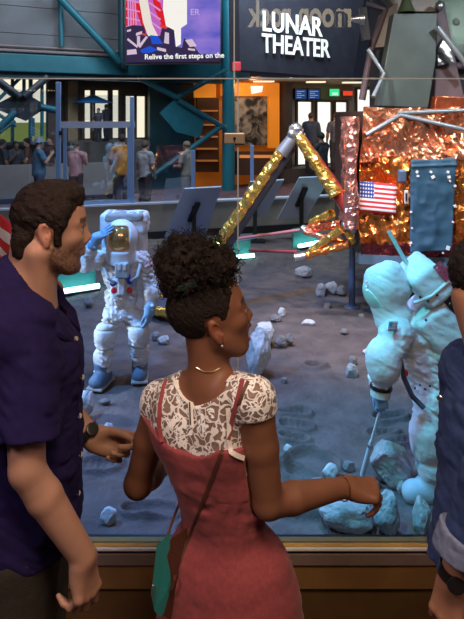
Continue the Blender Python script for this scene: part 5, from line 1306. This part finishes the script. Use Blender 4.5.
def build_bending():
    D0 = 4.5
    W = lambda px, py, dd=0: np.array(P(px, py, D0 + dd))
    base = G(436, 500)
    T = empty('astronaut', tuple(base), 'white suited astronaut figure bending over with a sampling pole in cyan light', 'astronaut')
    S = SDF((.85, 3.95, -.80), (2.05, 5.05, 1.05), .0075)
    I = None
    S.cone(W(408, 334), W(440, 395), .195, .185, .06); S.ell(W(440, 398), (.18, .2, .16), I, .06); S.ell(W(401, 331, -.03), (.15, .19, .14), I, .05)
    S.chain([W(397, 334, -.20), W(383, 362, -.26), W(381, 384, -.24)], (.125, .108, .075), .05)
    S.chain([W(397, 334, .22), W(381, 362, .24), W(378, 382, .15)], (.12, .10, .075), .05)
    S.chain([W(431, 402, -.11), W(427, 440, -.14), W(435, 488, -.12)], (.125, .112, .092), .05)
    S.chain([W(455, 402, .14), W(450, 440, .14), W(466, 482, .16)], (.125, .112, .092), .05)
    S.band(folds(.0115, 1.1, 3), .04)
    for a, r in ((W(383, 356, -.26), .118), (W(384, 368, -.26), .112), (W(427, 432, -.14), .124), (W(428, 446, -.14), .118), (W(432, 466, -.13), .108)): S.cone(a, a + .004, r, r, .03)
    V, F = S.mesh(); su = obj('suit', V, F, M_SUIT, T)
    hc = W(384, 288, -.06); Rr = np.array(Matrix.Rotation(math.radians(-28), 3, 'Y'))
    S = SDF(hc - .3, hc + .3, .007)
    S.ell(hc, (.140, .15, .178), Rr, .01); S.cone(hc + np.array((.02, 0, -.12)), hc + np.array((.06, 0, -.20)), .12, .14, .04); S.cone(hc + np.array((.05, 0, .10)), hc + np.array((.10, 0, .0)), .10, .10, .05); S.band(folds(.004, 1.3), .02)
    V, F = S.mesh(); he = obj('helmet', V, F, mat('white hood cloth', (.62, .66, .64), .6, bump=.3, bscale=25, bdist=.01), T)
    S = SDF(hc - .3, hc + .3, .007); S.ell(hc + np.array((-.012, -.0, -.022)), (.137, .14, .150), Rr, 0); S.clip(hc + np.array((-.055, 0, -.07)), (.72, 0, .6)); V, F = S.mesh(); obj('visor', V, F, mat('frosted green visor', (.50, .78, .66), .2, metal=.2), he)
    for p in (W(366.5, 282, -.14), W(366, 287, -.14)): m = MB(); m.ball(Vector(p), .010, 6); m.build('visor_stud', mat('white stud', (.9, .9, .9), .3), he)
    # backpack: upper oxygen pack and main pack
    e1 = (W(430, 254) - W(405, 275)); e1 /= np.linalg.norm(e1); e2 = (W(449, 279) - W(431, 255)); e2 -= e1 * (e2 @ e1); e2 /= np.linalg.norm(e2); Rb = np.stack([e1, np.array((0, 1., 0)), np.cross(e1, (0, 1., 0))], -1)
    c1 = W(424.5, 279, -.02); S = SDF(c1 - .45, c1 + .45, .009); S.box(c1, (.118, .225, .135), Rb, .045, .02); S.band(folds(.004), .02); V, F = S.mesh(); op = obj('oxygen_pack', V, F, M_SUIT, T)
    c2 = W(437, 325, .0); S = SDF(c2 - .5, c2 + .5, .010); S.box(c2, (.14, .235, .20), Rb, .06, .02); S.box(W(448, 348), (.12, .2, .12), Rb, .05, .05); S.band(folds(.006), .03); V, F = S.mesh(); obj('backpack', V, F, M_SUIT, T)
    m = MB()
    for x, y in ((420, 297), (428, 301), (437, 295), (450, 304), (460, 319), (426, 320)): m.lathe([(.008, -.004), (.009, .004), (.005, .008)], Vector(W(x, y, -.25)), (0, -1, 0), 10)
    m.build('snaps', M_BLACK, op)
    m = MB(); q = [Vector(W(414, 303, -.245)), Vector(W(432, 296, -.245)), Vector(W(449, 281, -.24))]; m.tube(q, .012, 8); m.build('piping', M_SUIT, op, smooth=True)
    top = -np.cross(e1, (0, 1., 0)); top = top if top[2] > 0 else -top
    a = W(427, 256, -.16); ny = np.array((0, -1., 0))
    for k, wd in enumerate(('UNITED', 'STATES')):
        text('lettering', wd, .042, tuple(W(437 - 4 * k, 264 + 2.8 * k, -.252) ), tuple(e2), tuple(e1), mat('red lettering ' + wd, (.50, .06, .10), .7), op, .002, bold=.003)
    m = MB(); m.tube([Vector(W(406.5, 263, .05)), Vector(W(388.5, 231, .08))], .016, 8); m.build('antenna', mat('mint antenna', (.30, .48, .44), .5), op, smooth=True)
    # patch, wrist ring, gloves, waist hose
    star_patch('flag_patch', [W(388, 331, -.345), W(396.5, 331.5, -.335), W(398, 321.5, -.31), W(389.5, 321.5, -.32)], flag_mat('flag patch worn', .45), su)
    m = MB(); c = Vector(W(381, 387, -.24)); m.lathe([(.070, -.012), (.078, -.008), (.078, .008), (.070, .012)], c, (-.1, 0, -1), 22); m.build('wrist_ring', M_BLACK, T, smooth=True)
    m = MB(); m.lathe([(.064, 0), (.070, .005), (.068, .05), (.060, .055)], Vector(W(381, 388.5, -.24)), (-.1, 0, -1), 22); m.build('glove_cuff', M_SUIT, T, smooth=True)
    S = SDF(W(382, 400, -.24) - .26, W(382, 400, -.24) + .26, .006)
    hand(S, W(381, 393, -.24), (.05, -.05, -1), (-.25, -.95, 0), -1, 1.1, [(40, 55, 30), (45, 60, 30), (50, 62, 30), (55, 62, 30)], (.5, .1), .8); S.cone(W(381, 390, -.24), W(381, 394, -.24), .052, .050, .02); V, F = S.mesh(); obj('glove', V, F, M_GLOVE, T)
    S = SDF(W(378, 388, .12) - .26, W(378, 388, .12) + .26, .007)
    hand(S, W(377, 386, .13), (.0, -.25, -1), (-.3, .95, 0), 1, 1.1, [(40, 50, 30)] * 4, (.5, .1), .8); S.cone(W(378, 381, .15), W(377, 387, .13), .056, .05, .02); V, F = S.mesh(); obj('glove', V, F, M_GLOVE, T)
    m = MB(); m.tube([Vector(W(400, 358, -.24)), Vector(W(404, 378, -.22)), Vector(W(412, 396, -.22)), Vector(W(424, 408, -.25))], .018, 8); m.build('hose', mat('dark hose', (.06, .07, .09), .6), T, smooth=True)
    m = MB(); m.lathe([(.022, 0), (.026, .02), (.014, .03)], Vector(W(405, 372, -.21)), (-.4, -1, 0), 12); m.build('connector', M_RED, T, smooth=True)
    m = MB()
    for x, y in ((415, 388), (420, 385), (425, 389), (430, 386), (412, 398), (418, 402)): m.lathe([(.007, -.004), (.008, .004), (.004, .007)], Vector(W(x, y, -.235)), (-.2, -1, 0), 8)
    m.build('snaps', M_BLACK, su)
    for c in (W(431, 497, -.12), W(468, 490, .16)):
        c[2] = GZ + .07; S = SDF(c - .3, c + .3, .009); S.cone(c + np.array((.05, 0, 0)), c + np.array((-.13, -.02, 0)), .088, .082, .03); S.cone(c, c + np.array((.01, 0, .16)), .09, .096, .03, flat=True); S.clip((0, 0, GZ - .004), (0, 0, -1)); V, F = S.mesh(); obj('boot', V, F, mat('overshoe cloth', (.40, .46, .50), .7, bump=.3, bscale=50), T)
    # sampling pole held in the glove
    a, b = P(384, 396, D0 - .27), G(362, 479) + Vector((0, 0, .02))
    K = empty('sampling_pole', tuple(G(362, 479)), 'thin white sampling pole held by the bending astronaut', 'pole')
    d = (b - a); m = MB(); m.tube([a - d * .1, a + d * .55], .011, 10); m.build('shaft', mat('white pole', (.72, .78, .80), .4), K, smooth=True)
    m = MB(); m.tube([a + d * .53, a + d * .60, a + d * .98], [.014, .019, .019], 10); m.build('lower_shaft', mat('pale pole sleeve', (.55, .66, .72), .4), K, smooth=True)
    m = MB(); m.lathe([(.022, 0), (.024, .01), (.024, .03), (.02, .035)], a + d * .57, d, 12); m.build('collar', M_STEEL, K, smooth=True)
    m = MB(); m.tube([a + d * .97, b], [.019, .012], 8); m.build('tip', M_GUNM, K)

ROCKS = [  # pixel of the foot, width px, height px, tint, label, depth factor
    (393, 489, 42, 46, 1, 'big pale boulder with a ridge in front of the bending astronaut'),
    (347, 533, 58, 33, 1, 'wide flat pale rock right behind the sill under the pointing hand'),
    (389, 538, 27, 42, 1, 'tall bumpy rock right behind the sill below the big boulder'),
    (258, 379, 28, 48, 2, 'tall pale blue slab rock beside the open mouthed face'),
    (266, 346, 22, 24, 2, 'rounded pale rock leaning behind the tall blue slab'),
    (281, 347, 13, 11, 0, 'small grey rock just right of the tall blue slab'),
    (290, 345, 9, 11, 0, 'small upright rock at the end of the row by the blue slab'),
    (321.5, 298, 11, 14, 1, 'left rock of the trio left of the lander post'),
    (332, 296, 14, 14, 1, 'highest rock of the trio left of the lander post'),
    (341.5, 297, 10, 11, 0, 'right rock of the trio left of the lander post'),
    (328, 310, 8, 7, 0, 'lone small rock just below the trio by the lander post'),
    (282, 317, 8, 9, 2, 'small bright rock on open dust above the blue slab'),
    (276, 323, 12, 8, 0, 'low grey rock touching the dust above the blue slab'),
    (309, 327, 15, 7, 2, 'flat white block on the open dust below the lander post'),
    (352, 380, 13, 17, 1, 'pointed pale rock below the small round one near the astronaut pole'),
    (353, 366, 9, 9, 0, 'small round rock just above the pointed pale rock'),
    (369, 356, 12, 7, 2, 'flat bluish rock left of the bending astronaut elbow'),
    (345, 335, 9, 6, 0, 'low flat stone on the dust between post and astronaut'),
    (331, 483, 18, 18, 2, 'angular pale rock left of the sampling pole'),
    (349, 473, 13, 12, 0, 'small dark rock touching the sampling pole on its left'),
    (317, 489, 15, 10, 0, 'low grey rock left of the angular pale rock'),
    (375, 490, 14, 9, 0, 'flat stone just right of the sampling pole tip'),
    (360, 537, 9, 16, 2, 'narrow white rock between the two big rocks at the sill'),
    (288, 452, 9, 7, 2, 'tiny white rock next to the boot prints at the right arm'),
    (402, 495, 10, 14, 1, 'slim rock leaning on the big boulder foot'),
    (418, 486, 12, 12, 0, 'small rock between big boulder and astronaut boot'),
    (423, 540, 20, 38, 2, 'blue lit rock at the denim jacket hem'),
    (108, 527, 17, 17, 2, 'round bright blue rock by itself near the sill, left of the teal bag'),
    (86, 418, 14, 26, 2, 'cyan lit rock at the front edge of the navy shirt'),
    (108, 436, 11, 12, 2, 'white pointed rock behind the pointing hand with the watch'),
    (88, 309, 10, 12, 0, 'small greenish rock under the cyan tube by the saluting astronaut'),
    (164, 345, 14, 9, 1, 'pale rock right of the saluting astronaut knee'),
    (156, 341, 9, 9, 0, 'small dark rock beside the saluting astronaut leg'),
    (304, 278, 18, 12, 1, 'far pale rock below the gold struts'),
    (362, 319, 8, 5, 0, 'tiny stone right of the lander post foot'),
    (104, 405, 12, 6, 0, 'flat stone below the saluting astronaut boots'),
    (262, 400, 10, 5, 0, 'low stone behind the lace sleeve'),
    (284, 384, 7, 6, 0, 'tiny dark stone left of the small crater ring'),
]
def build_rocks():
    cols = [(.17, .165, .165), (.33, .33, .335), (.46, .47, .48)]
    mats = [mat('moon rock ' + n, c, .9, var=.28, vscale=9, bump=.8, bscale=30, det=6, bdist=.015) for n, c in zip(('dark', 'mid', 'pale'), cols)]
    import bmesh
    bm = bmesh.new(); bmesh.ops.create_icosphere(bm, subdivisions=5, radius=1); bm.verts.ensure_lookup_table()
    U = np.array([v.co[:] for v in bm.verts], np.float32); Fc = [tuple(v.index for v in f.verts) for f in bm.faces]; bm.free()
    for i, (px, py, w, h, t, lab) in enumerate(ROCKS):
        c = G(px, py); sc = c.y / FPX; a = w / 2 * sc; b = h * sc / 2
        rg = np.random.default_rng(100 + i); R = np.array(Quaternion(rg.normal(size=4)).normalized().to_matrix())
        q = U @ R.T; s = 1 + .16 * fbm(q * 1.3 + i * 3.7, 2)
        for k in range(9):                                     # flat broken faces
            n = rg.normal(size=3); n /= np.linalg.norm(n); dd = .70 + .25 * rg.random(); m = U @ n.astype(np.float32); s = np.minimum(s, np.where(m > .05, dd / np.maximum(m, .05), 9))
        s = s * (1 + .035 * ridge(q * 4 + i, 2)); V = U * s[:, None]; V /= np.abs(V).max(0)
        dep = (a + b) * .5 * .9
        V = V * np.array((a, dep, b * 1.12)); V[:, 2] = np.maximum(V[:, 2] + b * .92, -.03)
        V += np.array((c.x, c.y + dep * .5, GZ))
        o = obj('rock', V, Fc, mats[t], None, smooth=True, loc=(c.x, c.y + dep * .5, GZ)); bpy_auto(o, .45)
        tag(o, lab, 'rock', 'rocks on the lunar ground')

def build_flag():
    base = P(-60, 300, 3.05); base.z = GZ
    K = empty('us_flag', tuple(base), 'red and white striped flag planted behind the navy shirted person', 'flag')
    x0 = base.x; z1 = P(0, 185, 3.05).z; hgt = .78
    def fn(u, v):
        return (x0 + .395 * u * (1 - .03 * v) - .02, 3.05 + .035 * np.sin(u * 9 + v * 2) + .01 * np.sin(v * 12), z1 - hgt * .92 * (1 - v) - .19 * u ** 1.5 + .010 * np.sin(u * 14 + v * 7))
    V, F, uv = sheet(60, 60, fn); uv = uv.copy(); uv[:, 0] = .35 + .65 * uv[:, 0]; o = obj('flag_cloth', V, F, flag_mat('flag cloth'), K); set_uv(o, uv); o.modifiers.new('t', 'SOLIDIFY').thickness = .003
    m = MB(); m.tube([(x0 - .02, 3.05, GZ - .03), (x0 - .02, 3.05, z1 + .05)], .012, 10); m.build('pole', M_STEEL, K, smooth=True)
    m = MB(); m.tube([(x0 - .02, 3.05, z1 + .01), (x0 + .10, 3.05, z1 + .01)], .008, 8); m.build('top_rod', M_STEEL, K, smooth=True)

_BG = {}
def bg_meshes():
    for pose in (0, 1):
        B = yaw_frame(np.zeros(3), 0)
        h = .017
        ar = [((0, .19, 1.42), (.03, .25, 1.13), (.12, .24, .92)), ((0, -.19, 1.42), (.02, -.25, 1.13), (.10, -.24, .92))]
        if pose: ar = [((0, .19, 1.42), (.06, .25, 1.14), (.26, .16, 1.12)), ((0, -.19, 1.42), (.10, -.24, 1.20), (.26, -.14, 1.38))]
        H = yaw_frame(np.array((.02, 0, 1.64)), 0)
        S = SDF((-.4, -.45, 0), (.5, .45, 1.85), h * .8); male_torso(S, B); legs(S, B); S.cone((-.02, 0, 1.46), (-.01, 0, 1.6), .058, .055, .03); head(S, H, ears=True)
        for i, (a, b, c) in enumerate(ar):
            upperarm(S, a, b); forearm(S, b, c); hand(S, np.array(c), np.array(c) - np.array(b), (0, 1 if i == 0 else -1, .2), -1 if i == 0 else 1, 1.05)
        body = S.mesh()
        S = SDF((-.4, -.45, .6), (.5, .45, 1.7), h); male_torso(S, B, .04, .025); S.cone((0, 0, 1.2), (0, 0, .9), .16, .165, .05)
        for a, b, c in ar: S.cone(a, np.array(a) + (np.array(b) - np.array(a)) * .75, .08, .075, .03, flat=True)
        S.clip((0, 0, .86), (0, 0, -1)); S.clip((0, 0, 1.53), (0, 0, 1)); S.band(drape(B, .006), .03); shirt = S.mesh()
        S = SDF((-.3, -.35, 0), (.35, .35, 1.0), h); S.ell((0, 0, .90), (.125, .165, .1), None, .04); legs(S, B, False, .022); S.clip((0, 0, .07), (0, 0, -1)); tr = S.mesh()
        S = SDF((-.2, -.2, 1.5), (.25, .2, 1.9), .010); S.ell(H.p(-.013, 0, .05), (.108, .086, .098), None, .01); S.band(hairline(H, [(-.125, -.06), (-.06, -.05), (-.03, .02), (.02, 0), (.036, .03), (.06, .068), (.1, .076)]), .12, 'clip'); S.band(lambda p: .006 * vnoise((p * 70).astype(np.float32)), .02); hair = S.mesh()
        sh = []
        for q in (-1, 1):
            S = SDF((-.15, -.3, -.0), (.3, .3, .16), .012); S.cone((-.035, q * .095, .05), (.13, q * .115, .04), .05, .044, .02); S.clip((0, 0, .005), (0, 0, -1)); sh.append(S.mesh())
        _BG[pose] = (body, shirt, tr, hair, sh)
def bg_person(px, py_top, d, yaw, skin, shirt, trousers, hair, lab, pose=0, zf=-.4, cap=None):
    top = P(px, py_top, d); H = top.z - zf; s = H / 1.785
    T = empty('person', (top.x, d, zf), lab, 'person', 'visitors on the far walkway')
    R = np.array(Matrix.Rotation(math.radians(yaw), 3, 'Z')) * s; off = np.array((top.x, d, zf))
    b, sh, tr, ha, so = _BG[pose]
    def put(n, mf, col, rough=.8, par=T): return obj(n, mf[0] @ R.T + off, mf[1], mat(n + ' ' + str(px), col, rough), par)
    put('body', b, skin, .6); put('shirt', sh, shirt); put('trousers', tr, trousers); put('hair', ha, hair)
    for q in so: put('shoe', q, (.03, .025, .025))
    if cap is not None:
        m = MB(); c = Vector(off + R @ np.array((.0, 0, 1.70))); m.lathe([(.115 * s, -.02), (.112 * s, .04 * s), (.07 * s, .09 * s), (.01, .10 * s)], c, n=18); f = Vector(R @ np.array((1, 0, 0))).normalized(); m.bar(c + f * .08 * s, c + f * .20 * s, .15 * s, .012); m.build('cap', mat('cap ' + str(px), cap, .8), T, smooth=True)
def build_crowd():
    bg_meshes()
    SK, SK2 = (.42, .24, .16), (.16, .08, .05)
    bg_person(187, 141, 15.6, 150, SK, (.26, .22, .18), (.20, .17, .13), (.16, .10, .06), 'person in a tan shirt standing in front of the teal brace', 1)
    bg_person(145, 141, 15.4, 60, SK, (.30, .29, .30), (.02, .02, .025), (.05, .03, .02), 'person in a light grey shirt and black trousers behind the glass partition')
    bg_person(122, 134, 15.0, 120, SK, (.46, .18, .015), (.03, .03, .045), (.04, .025, .02), 'person in a mustard shirt behind the glass partition', 1)
    bg_person(76, 141, 15.6, 70, SK, (.42, .20, .22), (.06, .03, .03), (.09, .05, .03), 'person in a pink shirt seen through the left half of the glass partition', 1)
    bg_person(95, 137, 18.4, 100, SK2, (.022, .020, .026), (.015, .015, .02), (.015, .01, .01), 'person in black clothes in the middle of the glass partition')
    bg_person(39, 138, 15.2, 30, SK, (.06, .16, .25), (.04, .08, .15), (.05, .035, .025), 'person in blue with a pale blue cap left of the partition post', 1, cap=(.26, .33, .40))
    bg_person(15.5, 141, 17.5, -40, SK2, (.025, .03, .045), (.02, .02, .03), (.02, .012, .01), 'person in dark navy clothes at the left photo edge behind the grey half wall', 1)
    bg_person(27, 138, 18.0, 200, SK, (.10, .035, .03), (.02, .02, .025), (.03, .02, .015), 'person in a dark maroon top next to the person with the pale blue cap')
    bg_person(2, 139, 16.95, 40, SK2, (.02, .022, .035), (.02, .02, .03), (.02, .012, .01), 'person in near black clothes cut off by the left photo edge')
    bg_person(50, 136, 17.9, 260, SK, (.05, .022, .03), (.02, .02, .025), (.04, .02, .015), 'person in dark plum clothes just left of the partition post')
    bg_person(321, 132, 16.4, 130, SK2, (.018, .017, .022), (.02, .02, .025), (.012, .008, .007), 'made-up person in black with raised hands, in place of a mirrored afro, behind the lander leg knee', 1)  # figure added in place of the afro's reflection
    bg_person(311, 112.5, 20.0, 80, SK, (.05, .06, .10), (.03, .03, .045), (.09, .04, .025), 'person in dark blue standing at the left glass door of the theater', zf=.1)
    bg_person(336, 112.5, 20.3, 100, SK, (.11, .10, .12), (.05, .045, .05), (.13, .06, .03), 'person in grey standing at the right glass door of the theater', zf=.1)
    bg_person(98.5, 108, 17.6, 250, SK, (.05, .05, .06), (.03, .03, .04), (.05, .03, .02), 'person in charcoal silhouetted in the bright left doors', zf=1.2)
    bg_person(106.5, 104, 18.3, 150, SK2, (.02, .02, .03), (.02, .02, .03), (.015, .01, .01), 'person in black silhouetted in the bright left doors', 1, zf=1.2)
    struct(vslab(70, 150, -.4, 1.2, -.3, 1.3, 'floor_terrace', mat('raised terrace', (.10, .085, .075), .8)))

def light(kind, name, loc, target, energy, color, size=1.0, spot=None, blend=.6):
    l = bpy.data.lights.new(name, kind); l.energy = energy; l.color = color
    if kind == 'AREA': l.size = size
    else: l.shadow_soft_size = size
    if spot: l.spot_size = math.radians(spot); l.spot_blend = blend
    o = bpy.data.objects.new(name, l); COL.objects.link(o); o.location = loc
    o.rotation_euler = (Vector(target) - Vector(loc)).to_track_quat('-Z', 'Y').to_euler(); return o
def build_lights():
    w = bpy.data.worlds.new('room air'); SC.world = w; w.use_nodes = True; bg = w.node_tree.nodes['Background']; bg.inputs[0].default_value = (.30, .38, .60, 1); bg.inputs[1].default_value = .045
    # lamps over the lunar ground, with lights added for foil and prints
    light('SPOT', 'blue spot lamp', (-3.4, 4.6, 4.2), (-1.2, 6.2, -.2), 1350, (.15, .44, 1.0), .15, 70)
    light('SPOT', 'blue floor lamp', (-.4, 6.0, 5.2), (-.9, 6.6, -.7), 1000, (.12, .38, 1.0), .3, 110)
    light('SPOT', 'cyan spot lamp', (-.6, 3.1, 3.6), (1.25, 4.5, .2), 520, (.07, .78, .90), .15, 42)
    light('SPOT', 'sky blue spot lamp', (.8, 2.9, 3.9), (.9, 4.2, -.7), 330, (.14, .42, 1.0), .2, 40)
    light('SPOT', 'warm ground lamp', (.2, 6.9, 5.2), (.4, 6.5, -.7), 340, (1.0, .70, .70), .4, 74)
    light('SPOT', 'lander warm lamp', (.6, 4.6, 4.4), (2.4, 7.9, 1.0), 680, (1.0, .80, .62), .2, 65)
    light('SPOT', 'added lander low light', (.2, 6.4, 3.9), (2.2, 8.0, .6), 480, (1.0, .86, .70), .1, 70)  # small light added for the foil to mirror
    light('SPOT', 'added lander white light', (3.9, 5.0, 4.2), (2.4, 8.0, 1.4), 420, (.9, .95, 1.0), .15, 75)  # another added light, there to sparkle in the foil
    light('SPOT', 'added leg light', (-1.2, 6.6, 4.2), (.2, 8.2, .9), 260, (1.0, .90, .75), .12, 70)  # added to brighten the gold foil of the leg
    light('SPOT', 'added raking light', (-2.9, 6.0, .35), (.9, 5.2, -.7), 190, (.66, .80, 1.0), .06, 60)  # unseen light added low down to graze the boot print rims
    # hall lamps
    light('AREA', 'hall ceiling lamp', (-4, 12.5, 6.8), (-5, 16, 1.5), 330, (.80, .88, 1.0), 3)
    light('AREA', 'hall ceiling lamp', (1, 13.5, 7.0), (1, 19, 2.5), 650, (.62, .85, 1.0), 3)
    light('AREA', 'theater lamp', (4.2, 18.5, 2.9), (4.2, 20, .5), 60, (1.0, .75, .5), 1.2)
    light('POINT', 'alcove lamp', tuple(FP(255, 84, .3)), (0, 0, 0), 35, (1.0, .55, .2), .15)
    # gallery lamps behind and above the visitors
    light('AREA', 'gallery ceiling lamp', (-1.8, -.5, 3.9), (-.3, 1.8, 1.2), 48, (1.0, .74, .70), .8)
    light('AREA', 'gallery ceiling lamp', (1.6, -.6, 3.9), (.3, 1.8, 1.1), 34, (1.0, .70, .52), .9)
    light('AREA', 'gallery low lamp', (.2, .2, 3.7), (.1, 2.3, .2), 45, (1.0, .72, .45), .6)
cam = bpy.data.cameras.new('camera'); co = bpy.data.objects.new('camera', cam); COL.objects.link(co)
co.location = (0, 0, CAMZ); co.rotation_euler = (PI / 2, 0, 0); cam.sensor_width = 36; cam.sensor_fit = 'AUTO'; cam.lens = 36 * FPX / 619
cam.shift_y = -(309.5 - HOR) / 619; cam.clip_start = .05; cam.clip_end = 200
SC.camera = co
SC.view_settings.view_transform = 'Standard'; SC.view_settings.look = 'None'; SC.view_settings.gamma = 1; SC.view_settings.exposure = 0; SC.view_settings.use_curve_mapping = False
build_setting(); build_far_things(); build_gallery_sign(); build_lander(); build_saluting(); build_bending(); build_rocks(); build_flag(); build_crowd()
build_man(); build_woman(); build_denim_man(); build_lights()
